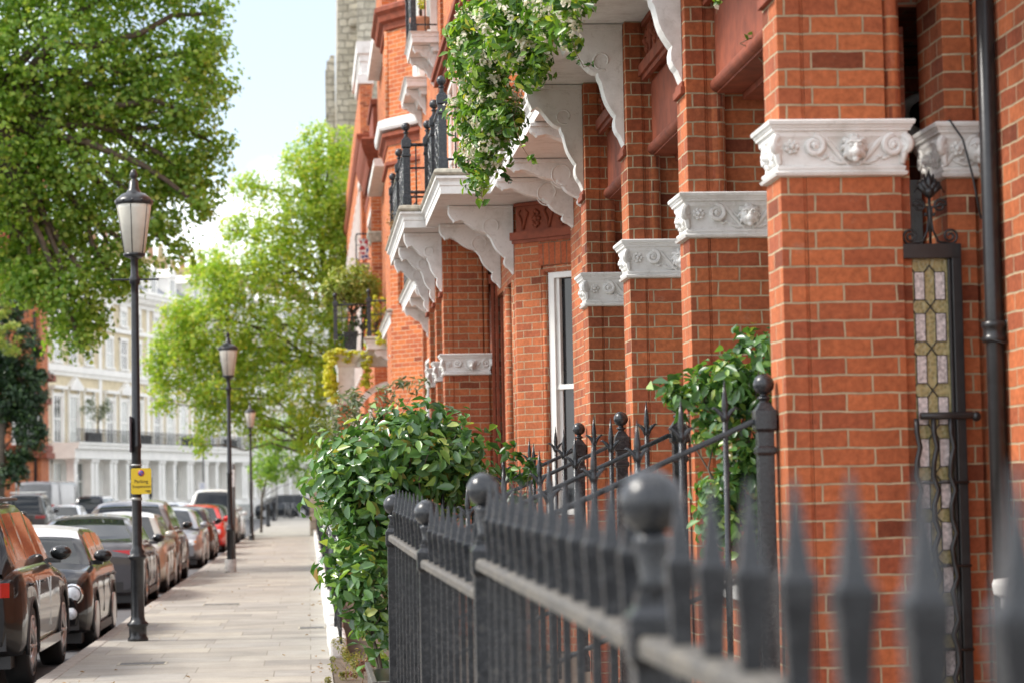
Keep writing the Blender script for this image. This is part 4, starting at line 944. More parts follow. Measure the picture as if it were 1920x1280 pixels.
jb = [(1.36, 15.3, 4.60, .24, .5, .28), (1.50, 14.2, 4.52, .15, .6, .24), (1.22, 16.5, 4.54, .20, .4, .22), (1.32, 16.5, 4.24, .18, .4, .23), (1.20, 16.9, 4.25, .17, .3, .20), (1.52, 13.5, 4.42, .09, .4, .20), (1.29, 16.7, 4.00, .14, .25, .18), (1.46, 15.2, 4.33, .11, .4, .16), (1.21, 17.1, 3.98, .10, .2, .12), (1.14, 16.6, 4.78, .13, .3, .15), (1.38, 16.4, 4.10, .09, .25, .13), (1.25, 17.0, 3.80, .06, .12, .08), (1.52, 13.6, 4.16, .05, .2, .07), (1.56, 13.2, 4.5, .07, .3, .2), (1.3, 15.8, 4.85, .25, .6, .2)]
P, Q, C = blob_points(jb, 17, 760, .085, .4); leaves('leaves', P, Q, .072, 'jasmine', J, .42, .2)
P, Q, C2 = blob_points([b for b in jb], 16, 520, .045, .8); P = P[:len(P)]; leaves('flowers', P, Q, .026, 'flower', J, .8, .3)
m = MB()
for i in rng.choice(len(C), 40, replace=False): limb(m, (1.62, C[i][1], 4.72), C[i], .006, .003, .05, 4, 4, .15)
m.build('stems', 'twig', J, recalc=False)
def trail(parent, pts, n, mat, size, sc=.02, r=.0028):
    m = MB(); m.tube(pts, r, 4); m.build('stems', 'twig', parent)
    pts = [Vector(p) for p in pts]; P = []; Q = []
    for i in range(n):
        t = random.random()*(len(pts)-1); k = min(int(t), len(pts)-2); p = pts[k].lerp(pts[k+1], t-k)
        P.append(tuple(p+Vector([random.uniform(-1, 1)*sc for _ in range(3)]))); Q.append((random.uniform(-1, .3), random.uniform(-1, -.2), random.uniform(-.2, 1)))
    leaves('leaves', np.array(P), np.array(Q), size, mat, parent, .6)
trail(J, [(1.40, 16.2, 4.2), (1.42, 16.1, 4.05), (1.45, 16.0, 3.9), (1.50, 16.0, 3.82), (1.54, 16.0, 3.80)], 16, 'jasmine', .05)
trail(J, [(1.25, 17.0, 3.8), (1.25, 17, 3.7), (1.26, 17, 3.62)], 9, 'jasmine', .07, .03)
trail(J, [(1.33, 16.8, 3.95), (1.38, 16.8, 3.88), (1.41, 16.8, 3.80), (1.43, 16.8, 3.74)], 9, 'ivyl', .06, .02)
trail(J, [(1.52, 13.6, 4.25), (1.55, 13.6, 4.1), (1.60, 13.6, 4.0), (1.66, 13.6, 4.02)], 14, 'ivyl', .035, .02)
TW = thing('jasmine_sprig', 'single bare jasmine sprig with a few leaves in front of the brick lintel', 'climbing plant', (2.14, 11.4, 3.9))
trail(TW, [(2.00, 11.4, 3.95), (1.99, 11.4, 3.87)], 6, 'jasmine', .045, .012)
trail(TW, [(2.26, 11.4, 3.61), (2.25, 11.4, 3.645), (2.2, 11.4, 3.65), (2.14, 11.4, 3.72), (2.11, 11.4, 3.735), (2.16, 11.4, 3.77), (2.21, 11.4, 3.775)], 0, 'jasmine', .04) if False else None
m = MB(); m.tube([(2.245, 11.4, 3.60), (2.255, 11.4, 3.63), (2.21, 11.4, 3.635), (2.15, 11.4, 3.70), (2.10, 11.4, 3.725), (2.15, 11.4, 3.75), (2.22, 11.4, 3.755), (2.24, 11.4, 3.75)], .0045, 5); m.build('stem', 'twig', TW)
leaves('leaves', np.array([(2.15, 11.39, 3.77), (2.13, 11.39, 3.755), (2.185, 11.39, 3.785), (2.17, 11.39, 3.73), (2.20, 11.39, 3.77), (2.175, 11.39, 3.76)]), np.array([(0, -1, .3), (.3, -1, .2), (-.3, -1, .3), (0, -1, -.3), (.2, -1, 0), (0, -1, 1)]), .05, 'jasmine', TW, .5)
leaves('flowers', np.array([(2.245, 11.39, 3.752), (2.25, 11.39, 3.745), (1.99, 11.39, 3.90)]), np.array([(0, -1, 0), (.3, -1, .3), (0, -1, 0)]), .025, 'flower', TW, .8)
# planter and weeds
PB = thing('planter_box', 'black planter box with a pale worn rim below the camellia', 'planter', (.40, 14.2, .0))
m = MB(); m.box(.335, .47, 12.98, 14.5, 0, .56); m.build('box', 'pipe', PB, bevel=.01); m = MB()
m.box(.32, .352, 12.95, 14.5, .562, .60); m.box(.352, .48, 12.95, 12.99, .562, .60); m.build('rim', 'railiron', PB, bevel=.006)
bush('weed_clump', 'straggly yellow green weeds growing at the foot of the plinth', 'weeds', [(.30, 21, .16, .14, .7, .16), (.24, 21.6, .22, .10, .5, .12), (.36, 20.6, .25, .08, .5, .18), (.2, 21.0, .05, .12, .6, .05)], 30, 150, .05, .035, 'weed', (.3, 21, 0), .3, twig='twig', nt_=.25, r0=.004)
bush('weed_clump', 'reddish brown dried weeds beside the planter box', 'weeds', [(.42, 20.3, .12, .10, .5, .12), (.46, 20.0, .22, .06, .4, .1)], 30, 170, .04, .035, 'redweed', (.42, 20.3, 0), .4, twig='twig', nt_=.2, r0=.004)
# roof terrace plants over the porch
t = bush('topiary_tree', 'clipped standard bay tree with a round crown on the porch roof terrace', 'tree', [(.90, 50.5, 5.98, .55, .55, .42), (.72, 50.5, 5.82, .40, .4, .28), (1.17, 50.5, 5.86, .42, .4, .30)], 26, 420, .13, .08, 'topiary', (.95, 50.5, 4.6), .5, shell=.6, r0=.05, nt_=.03)
bush('box_ball', 'dark green clipped ball shrub under the standard bay tree', 'bush', [(1.16, 50.6, 5.28, .26, .26, .24)], 30, 700, .04, .05, 'ivyl', (1.16, 50.6, 4.6), .5, shell=.85)
bush('golden_conifer', 'bright yellow green rounded shrub by the balcony post', 'bush', [(1.52, 49.3, 5.45, .19, .2, .24), (1.40, 49.3, 5.05, .16, .2, .26), (1.30, 49.3, 4.65, .14, .16, .24)], 24, 450, .06, .055, 'goldleaf', (1.45, 49.3, 4.76), .5, shell=.7)
iv = thing('trailing_ivy', 'pale golden ivy trailing down both sides of the white porch', 'climbing plant', (.6, 49.6, 4.6))
P, Q, C = blob_points([(.50, 49.6, 4.35, .13, .3, .18), (.46, 49.6, 4.05, .14, .3, .22), (.49, 49.6, 3.75, .14, .3, .22), (.52, 49.6, 3.55, .07, .2, .10), (1.24, 49.5, 4.2, .10, .15, .25), (1.22, 49.5, 3.85, .07, .12, .22), (.75, 49.55, 4.5, .2, .1, .06), (1.05, 49.55, 4.47, .18, .1, .07), (.85, 49.5, 4.36, .08, .06, .08), (1.85, 48.7, 4.85, .2, .2, .22), (1.6, 48.65, 4.72, .25, .15, .14), (1.68, 48.65, 4.45, .04, .06, .14)], 16, 700, .08, .055, .5)
leaves('leaves', P, Q, .07, 'goldleaf', iv, .7)
bush('dry_shrub', 'dead brown shrub on the corner of the stepped balcony', 'bush', [(1.75, 47.5, 5.2, .22, .3, .24), (1.7, 47.5, 5.0, .2, .3, .2)], 12, 240, .09, .05, 'dryleaf', (1.75, 47.5, 4.76), .4, nt_=.5, twig='twig', r0=.008)
bush('terrace_shrub', 'dark leaved potted shrub behind the porch railing', 'bush', [(.95, 50.1, 4.95, .2, .2, .18), (.75, 50.1, 4.78, .15, .2, .12)], 16, 320, .06, .06, 'ivyl', (.95, 50.1, 4.56), .5)
bush('pot_plant', 'yellow flowered plant in a terracotta pot on the upper balcony', 'plant', [(1.75, 35.3, 9.05, .16, .3, .16), (1.72, 35.0, 8.75, .1, .2, .1)], 16, 300, .05, .06, 'goldleaf', (1.75, 35.3, 8.6), .4, nt_=.2)
bush('far_pot_plant', 'brown dry plant on the third balcony rail', 'plant', [(1.1, 30.2, 5.0, .08, .3, .18), (1.12, 30.6, 4.8, .06, .2, .15)], 18, 90, .06, .04, 'dryleaf', (1.12, 30.4, 4.76), .4, twig='twig', nt_=.4, r0=.006)
pt = thing('terracotta_pot', 'terracotta pot holding the yellow plant on the upper balcony', 'pot', (1.75, 35.3, 8.22)); m = MB(); m.lathe((1.75, 35.3, 0), [(.11, 8.23), (.15, 8.5), (.17, 8.51), (.17, 8.57), (.15, 8.575)], 16); m.build('pot_body', simple('pot_clay', (.50, .20, .11), .8), pt)
m = MB(); m.mould([(.78, 49.95), (1.05, 49.95), (1.05, 50.2), (.78, 50.2)], [(-.02, 4.56), (0, 4.9), (.02, 4.905), (.02, 4.93)]); tag(m.build('plant_trough', 'iron'), 'dark square planter on the porch terrace behind the railing', 'planter')

# ------------------------------------------------------------------ trees
def tree(name, label, base, blobs, n_per, sub, sub_r, size, mat, trunk, r0, aspect=.7, shell=.4, nl=40, group=None, flat=.8, cat='tree'):
    T_ = thing(name, label, cat, base, group=group)
    P, Q, C = blob_points(blobs, n_per, sub, sub_r, shell, flat)
    leaves('crown', P, Q, size, mat, T_, aspect, .25)
    m = MB(); n = len(trunk); m.tube(trunk, [r0*(1-.6*i/(n-1)) for i in range(n)], 10); tr = m.build('trunk', 'bark', T_, recalc=False)
    m = MB(); top = Vector(trunk[-1])
    for (x, y, z, a, b, c) in blobs:
        k = min(range(n), key=lambda i: (Vector(trunk[i])-Vector((x, y, z))).length+(2 if trunk[i][2] > z else 0))
        pts = limb(m, trunk[k], (x, y, z), r0*.32, r0*.10, .05, 6, 6, .10)
    for i in rng.choice(len(C), min(nl, len(C)), replace=False):
        c = Vector(C[i]); b = min(blobs, key=lambda q: (Vector(q[:3])-c).length); limb(m, b[:3], c, r0*.09, r0*.02, .03, 5, 5, .14)
    m.build('limb', 'bark', T_, recalc=False)
    return T_
random.seed(5)
yb = lambda r: r
def bl(L, y, ry=.9, k=1): return [(x*k, y+random.uniform(-.6, .6), 1.6+(z-1.6)*k, r*k, max(.5, r*k*ry), r*k*.92) for x, z, r in L]
tree('plane_tree', 'large dark green plane tree overhanging the parked cars from the upper left', (-13.5, 55, 0),
     bl([(-5.6, 11.4, 2.2), (-3.3, 11.1, 1.5), (-4.6, 9.2, 1.9), (-2.9, 9.1, 1.0), (-6.0, 7.9, 1.7), (-4.45, 7.4, 1.1), (-5.2, 6.1, .85), (-4.98, 5.35, .42), (-2.35, 11.6, .6), (-2.5, 8.7, .55), (-6.4, 6.75, .85), (-7.7, 9.1, 2.3), (-5.5, 14.0, 2.4), (-3.1, 13.3, 1.35), (-3.2, 7.75, .6), (-4.2, 6.35, .45), (-5.9, 6.2, .7), (-2.6, 10.1, .7), (-8.5, 12, 2.2), (-1.95, 10.9, .38), (-2.05, 9.5, .34), (-2.25, 7.95, .34), (-2.85, 7.05, .34), (-1.9, 12.3, .4), (-3.65, 6.65, .3), (-4.65, 5.55, .3), (-4.9, 4.95, .28), (-5.6, 5.3, .35)], 54),
     34, 58, .42, .115, 'plane', [(-13.5, 55, 0), (-13.2, 55, 4), (-12, 54.6, 7.5), (-9.5, 54.3, 9.5), (-7, 54, 10.5)], .42, .8, .25, nl=90)
tree('pale_tree', 'airy tree with bright yellow green leaves at the far end of the pavement', (1.7, 97, 0),
     bl([(-.2, 13.2, .95), (.9, 12.8, 1.4), (-.95, 11.4, 1.4), (.5, 10.0, 1.7), (-2.2, 9.3, 1.35), (-3.2, 7.5, 1.3), (-.8, 7.5, 1.7), (-4.5, 6.75, .95), (-2.9, 5.7, 1.3), (-.3, 5.3, 1.4), (-1.8, 4.2, .8), (-5.1, 5.6, .6), (-3.5, 4.2, .55), (1.3, 11.0, 1.0), (1.5, 7.8, 1.2), (-4.1, 8.2, .7), (-1.9, 12.5, .65), (.4, 14.3, .6), (-3.85, 3.4, .38), (1.2, 6.0, 1.2), (.3, 3.8, 1.0), (1.2, 13.8, .8), (-2.6, 11.0, .6), (-3.4, 9.6, .9), (-4.6, 7.9, .7), (-1.9, 6.4, 1.2), (-2.6, 4.6, .8), (-1.0, 9.4, 1.2), (1.4, 9.4, 1.0), (-4.9, 4.9, .5), (.6, 11.6, 1.2), (-4.2, 7.2, .8), (-3.9, 6.0, .9), (-5.3, 6.3, .5), (-3.4, 5.0, .7), (-2.9, 8.7, .9)], 95, k=95/86),
     20, 70, .44, .14, 'lime', [(1.8, 97, 0), (1.6, 97, 3), (1.3, 96.6, 6.5), (.8, 96, 10), (.5, 95.5, 13), (.55, 95, 15.3)], .20, .6, .25, nl=150)
tree('street_sapling', 'young street tree with a low dark crown beside the third street lamp', (-2.05, 105, 0),
     bl([(-1.7, 3.3, .9), (-.8, 3.1, .85), (-2.1, 2.5, .6), (-.45, 4.2, .9), (-1.25, 2.45, .6), (.2, 2.7, .7), (.2, 3.9, .8), (-1.2, 4.3, .8), (-.3, 2.2, .4)], 105),
     26, 34, .34, .15, 'plane', [(-2.05, 105, 0), (-2.0, 105, 1.5), (-1.7, 105, 2.6), (-1.2, 105, 3.8)], .06, .6, .3, nl=40)
tree('dark_evergreen', 'dense dark evergreen at the left edge in front of the red corner house', (-15.3, 122, 0),
     bl([(-14.6, 9.2, 1.5), (-14.75, 6.8, 1.9), (-14.2, 7.7, 1.2), (-14.5, 4.8, 1.5), (-15, 3.2, 1.1), (-15.1, 11.2, 1.2), (-16.2, 8, 2)], 122, .8),
     60, 24, .45, .18, 'darkleaf', [(-15.3, 122, -.1), (-15.2, 122, 4), (-15, 122, 9)], .25, .7, .5, nl=10)
tree('bright_shrub', 'bright green feathery tree above the dark evergreen', (-15.6, 118, 0), bl([(-14.4, 10.0, .9), (-14.9, 10.8, .8), (-14.2, 9.2, .6)], 118), 80, 14, .3, .16, 'topiary', [(-15.6, 118, -.1), (-15.3, 118, 6), (-14.8, 118, 10)], .15, .4, .4, nl=10)

# ------------------------------------------------------------------ white stucco terrace at the end of the street
M['stockpale'] = simple('pale_stock_brick', (.62, .53, .36), .85, var=.12, scale=3)
M['netwin'] = simple('pale_window', (.36, .38, .35), .12, var=.35, scale=.7, spec=.7)
M['darkwin'] = simple('dark_pane', (.13, .14, .13), .1, var=.6, scale=.5, spec=.7)  # darker pane colour, mixed in among the pale panes
M['pot'] = simple('chimney_pot', (.58, .36, .24), .8, var=.35, scale=1.2)
def terrace():
    W = 8.5; H = thing('terrace_house', 'x', 'house', (0, 0, 0), group='white stucco terrace houses across the end of the street')
    yb_ = -.002
    m = MB(); m.box(0, W, 0, 9, -.2, 4.1); m.build('stucco_wall', 'stucco', H); m = MB(); m.box(0, W, 0, 9, 14.2, 15.3); m.build('parapet', 'stucco', H)
    m = MB(); m.box(0, W, .004, 9, 4.1, 14.2); m.build('brick_wall', 'stockpale', H)
    m = MB(); m.box(0, .5, -.05, .0, 4.9, 14.2); m.build('quoins', 'stucco', H)
    m = MB()
    for z0, z1, d in ((9.1, 9.35, .12), (9.35, 9.75, .22), (12.2, 12.5, .14), (14.0, 14.3, .15), (14.3, 14.7, .3), (14.7, 14.95, .55), (14.95, 15.1, .62)): m.box(0, W, -d, .003, z0, z1-.003)
    for k in range(17): m.box(.15+k*.5, .35+k*.5, -.5, -.3, 14.35, 14.69)
    m.build('cornice', 'stucco', H)
    win = {}
    def window(x, z0, z1, w, style):
        key = (z0, style)
        m = MB(); a = .18
        m.box(x-w/2-a, x-w/2, -.10, .0, z0-.05, z1+a); m.box(x+w/2, x+w/2+a, -.10, 0, z0-.05, z1+a); m.box(x-w/2-a, x+w/2+a, -.12, 0, z1+.002, z1+a+.05); m.box(x-w/2-a-.06, x+w/2+a+.06, -.2, 0, z0-.2, z0-.052)
        if style == 'arch': m.plate([(x+(w/2+a)*math.cos(q), z1+a+.05+.35*math.sin(q)) for q in np.linspace(0, math.pi, 10)], 'y', -.1, 0)
        if style in ('ped', 'flat'):
            m.box(x-w/2-.45, x+w/2+.45, -.35, 0, z1+.45, z1+.65); m.box(x-w/2-.35, x-w/2-a-.003, -.15, 0, z0, z1+.45); m.box(x+w/2+a+.003, x+w/2+.35, -.15, 0, z0, z1+.45)
            if style == 'ped': m.plate([(x-w/2-.5, z1+.653), (x+w/2+.5, z1+.653), (x, z1+1.25)], 'y', -.36, 0)
        f_ = m.build('window', 'stucco', H)
        m = MB(); m.box(x-w/2, x+w/2, -.035, -.02, z0-.05, z1); m.build('pane', 'netwin' if (x*7+z0*3) % 2 < 1.1 else 'darkwin', f_)
        m = MB(); zm = (z0+z1)/2
        m.box(x-w/2, x+w/2, -.055, -.036, zm-.05, zm+.05); m.box(x-w/2, x-w/2+.1, -.055, -.036, z0, z1); m.box(x+w/2-.1, x+w/2, -.055, -.036, z0, z1); m.box(x-.03, x+.03, -.05, -.036, z0, z1)
        m.build('sash_bar', 'woodwhite', f_)
    for x, st in ((1.75, 'flat'), (4.25, 'ped'), (6.75, 'flat')):
        window(x, 5.1, 7.8, 1.15, st); window(x, 10.0, 11.7, 1.05, 'plain'); window(x, 12.75, 13.6, .95, 'arch')
    # ground floor: raised base, porch with columns, tall windows
    m = MB(); m.box(0, W, -1.7, 0, -.2, 1.35); m.build('base', 'stucco', H)
    m = MB(); m.box(0, W, -1.9, -.003, 4.0, 4.6); m.box(0, W, -2.1, -.003, 4.6, 4.85); m.box(0, W, -2.2, -.003, 4.85, 4.97); m.build('entablature', 'stucco', H)
    for x in (.45, 3.1, 3.75, 6.2, 6.85): 
        m = MB(); m.mould([(x-.24, -1.75), (x+.24, -1.75), (x+.24, -1.27), (x-.24, -1.27)], [(.06, 1.353), (.06, 1.5), (0, 1.52), (0, 3.75), (.06, 3.8), (.08, 3.98)]); m.build('column', 'stucco', H)
    for x in (1.7, 5.0): window(x, 1.6, 3.75, 1.25, 'plain')
    m = MB(); m.box(7.1, 8.1, -.05, -.004, 1.36, 3.2); m.build('door', 'glass', H); m = MB(); m.box(7.05, 8.15, -.06, -.004, 3.25, 3.8); m.build('fanlight', 'netwin', H)
    m = MB()
    for z in (5.0, 5.75): m.box(0, W, -2.02, -1.98, z, z+.05)
    for k in range(48): x = .09+k*.177; m.tube([(x, -2, 5.0), (x+.05, -2, 5.25), (x-.05, -2, 5.5), (x, -2, 5.78)], .018, 4)
    m.box(2.0, 4.2, -1.95, -1.7, 5.0, 5.6); m.build('balcony_railing', 'iron', H)
    m = MB(); m.box(.3, 6.0, -2.6, -2.56, .9, .95)
    for k in range(32): m.box(.3+k*.18, .32+k*.18, -2.6, -2.56, -.1, 1.0)
    m.build('area_railing', simple('pale_railing', (.35, .36, .35), .5), H)
    m = MB(); m.add([(0, 0, 15.1), (W, 0, 15.1), (W, 3, 17.4), (0, 3, 17.4), (0, 9, 17.4), (W, 9, 17.4), (0, 9, 15.1), (W, 9, 15.1)], [(0, 1, 2, 3), (3, 2, 5, 4), (0, 3, 4, 6), (1, 7, 5, 2)]); m.build('roof', 'roof', H)
    for x in (2.4, 6.1):
        m = MB(); m.box(x-.7, x+.7, .35, 2.5, 15.2, 16.7); m.plate([(x-.85, 16.7), (x+.85, 16.7), (x, 17.3)], 'y', .25, 2.6); d_ = m.build('dormer', 'stucco', H); m = MB(); m.box(x-.45, x+.45, .33, .349, 15.4, 16.5); m.build('pane', 'darkwin', d_)
    m = MB(); m.box(W-.9, W-.05, 1.5, 7.5, 15, 18.0); m.box(W-1, W-.002, 1.4, 7.6, 18, 18.3); ch = m.build('chimney', 'stock', H)
    for k in range(8):
        m = MB(); m.lathe((W-.5, 1.9+k*.74, 18.3), [(.22, 0), (.17, .9), (.21, .92), (.21, 1.0)], 10); m.build('chimney_pot', 'pot' if k % 3 else 'stockpale', ch)
    return H
TH = terrace()
ang = R(73); dirv = (math.cos(ang), math.sin(ang)); o0 = (-15.6, 146.0)
tl = ['white terrace house nearest the red corner house at the far left', 'white terrace house behind the grey van and the dark people carrier', 'white terrace house behind the nearest lamp post, a person at its window',
      'white terrace house half hidden behind the left side of the pale tree', 'white terrace house behind the middle of the pale tree', 'white terrace house behind the second street lamp and the far cars', 'white terrace house behind the third street lamp at the junction', 'last white terrace house, glimpsed beyond the end of the pavement']
for i in range(8):
    l = (o0[0]+dirv[0]*8.5*i, o0[1]+dirv[1]*8.5*i, 0)
    if i == 0: TH.location = l; TH.rotation_euler = (0, 0, ang); TH['label'] = tl[0]
    else: dup(TH, l, ang, tl[i])
bush('olive_pot_tree', 'small pale olive tree on the white terrace balcony left of the lamp post', 'tree', [(-13.0, 149.6, 6.9, .8, .5, .6), (-12.5, 149.8, 7.3, .6, .5, .5), (-13.3, 149.5, 7.6, .4, .4, .4), (-12.3, 149.8, 6.6, .5, .4, .4)], 30, 26, .28, .15, 'olive', (-12.75, 149.7, 5.0), .4, nt_=.3, r0=.03)
# red brick corner house at the far left
RH = thing('corner_house', 'red brick corner house with stone bands behind the dark evergreen at the far left', 'house', (-20, 140, 0))
m = MB(); m.box(-40, -14.75, 136, 140, -.2, 22); m.build('wall', 'brickfar', RH)
m = MB()
for z, d in ((3.9, .35), (4.3, .25), (7.0, .2), (8.3, .45), (12.4, .25), (16, .3)): m.box(-40, -14.75+d, 136-d, 140, z, z+.35)
m.build('string_course', 'terracotta', RH)
for z in (4.75, 9.0, 13.0):
    for x in (-15.6, -18, -21):
        if x > -16 and z > 5: continue
        m = MB(); m.box(x-.75, x+.75, 135.88, 136.0, z-.15, z+2.3); w_ = m.build('window', 'stucco', RH); m = MB(); m.box(x-.55, x+.55, 135.86, 135.879, z, z+2.1); m.build('pane', 'darkwin', w_)
m = MB(); m.plate([(-17.6+1.1*math.cos(a), 1.2+1.1*math.sin(a)) for a in np.linspace(0, math.pi, 14)]+[(-18.7, -.1), (-16.5, -.1)], 'y', 135.9, 135.99); m.build('archway', 'dark', RH)
m = MB(); m.lathe((-15.05, 135.85, 0), [(.08, 0), (.08, 12)], 8); m.build('downpipe', 'pipe', RH)

# ------------------------------------------------------------------ cars
M['tyre'] = simple('tyre_rubber', (.018, .018, .018), .8, var=.3); M['rim'] = simple('alloy_rim', (.42, .42, .43), .3, metal=.8, var=.1)
M['carglass'] = simple('car_glass', (.015, .018, .02), .03, var=.1, spec=.45); M['trim'] = simple('black_trim', (.02, .02, .021), .5)
M['tail'] = simple('tail_lamp', (.35, .012, .012), .15, var=.3, spec=.7); M['headl'] = simple('headlamp', (.55, .57, .6), .08, var=.3, scale=18, spec=.8); M['indic'] = simple('amber_lamp', (.6, .2, .03), .2)
M['plateY'] = simple('yellow_plate', (.75, .52, .02), .4, var=.03); M['plateW'] = simple('white_plate', (.75, .75, .74), .4, var=.03); M['chrome'] = simple('chrome', (.62, .62, .62), .12, metal=1.)
def paint(name, c, metal=.3):
    m, nt, b = newmat(name); b.inputs['Base Color'].default_value = (*c, 1); b.inputs['Metallic'].default_value = metal; b.inputs['Roughness'].default_value = .32; b.inputs['Specular IOR Level'].default_value = .2
    b.inputs['Coat Weight'].default_value = .7; b.inputs['Coat Roughness'].default_value = .03
    n = noise(nt, 3.5, 3, pos(nt)); nt.links.new(ramp(nt, n, [(.3, tuple(x*.88 for x in c)), (.7, tuple(min(1, x*1.1) for x in c))]), b.inputs['Base Color']); return m
# silhouettes, rear (0) to front (1): belt heights, then greenhouse (t, z): rear base, roof rear, roof front, screen base
SHAPES = {
 'suv':   dict(L=4.6, W=1.95, H=1.70, belt=[(0, .98), (.05, 1.10), (.6, 1.10), (.72, 1.06), (.93, .96), (1, .72)], gh=[(.015, 1.06), (.09, 1.62), (.16, 1.69), (.50, 1.70), (.60, 1.60), (.73, 1.06)], R=.37, wx=(.19, .80), low=.30),
 'coupe_suv': dict(L=4.8, W=1.95, H=1.66, belt=[(0, .95), (.04, 1.08), (.6, 1.06), (.72, 1.02), (.93, .92), (1, .70)], gh=[(.02, 1.08), (.11, 1.52), (.2, 1.62), (.46, 1.66), (.58, 1.56), (.74, 1.04)], R=.38, wx=(.19, .80), low=.28),
 'saloon': dict(L=4.75, W=1.86, H=1.44, belt=[(0, .80), (.03, 1.00), (.12, 1.03), (.6, .98), (.75, .93), (.94, .80), (1, .60)], gh=[(.10, 1.02), (.24, 1.30), (.34, 1.41), (.52, 1.44), (.62, 1.36), (.78, .95)], R=.34, wx=(.20, .80), low=.20),
 'hatch': dict(L=4.1, W=1.78, H=1.44, belt=[(0, .82), (.03, .97), (.6, .95), (.74, .93), (.93, .84), (1, .62)], gh=[(.02, .97), (.08, 1.34), (.16, 1.42), (.48, 1.44), (.60, 1.36), (.74, .94)], R=.32, wx=(.18, .80), low=.20),
 'mini':  dict(L=3.85, W=1.73, H=1.39, belt=[(0, .78), (.03, .94), (.6, .94), (.72, .95), (.90, .90), (.97, .78), (1, .60)], gh=[(.02, .93), (.07, 1.30), (.14, 1.36), (.48, 1.39), (.585, 1.345), (.64, 1.235), (.735, .94)], R=.31, wx=(.17, .80), low=.19),
 'van':   dict(L=5.9, W=2.02, H=2.65, belt=[(0, 1.2), (.02, 1.3), (.7, 1.3), (.8, 1.26), (.94, 1.1), (1, .8)], gh=[(.004, 1.3), (.012, 2.5), (.04, 2.65), (.66, 2.65), (.72, 2.5), (.84, 1.26)], R=.36, wx=(.2, .82), low=.28),
 'mpv':   dict(L=4.5, W=1.85, H=1.84, belt=[(0, 1.0), (.02, 1.1), (.7, 1.1), (.78, 1.06), (.94, .9), (1, .7)], gh=[(.01, 1.1), (.035, 1.72), (.08, 1.83), (.55, 1.84), (.64, 1.74), (.82, 1.04)], R=.33, wx=(.19, .8), low=.22),
 '4x4':   dict(L=4.6, W=1.9, H=1.95, belt=[(0, 1.05), (.02, 1.15), (.66, 1.15), (.74, 1.12), (.95, 1.06), (1, .8)], gh=[(.01, 1.15), (.03, 1.86), (.06, 1.93), (.54, 1.95), (.62, 1.86), (.72, 1.13)], R=.39, wx=(.19, .8), low=.34),
}
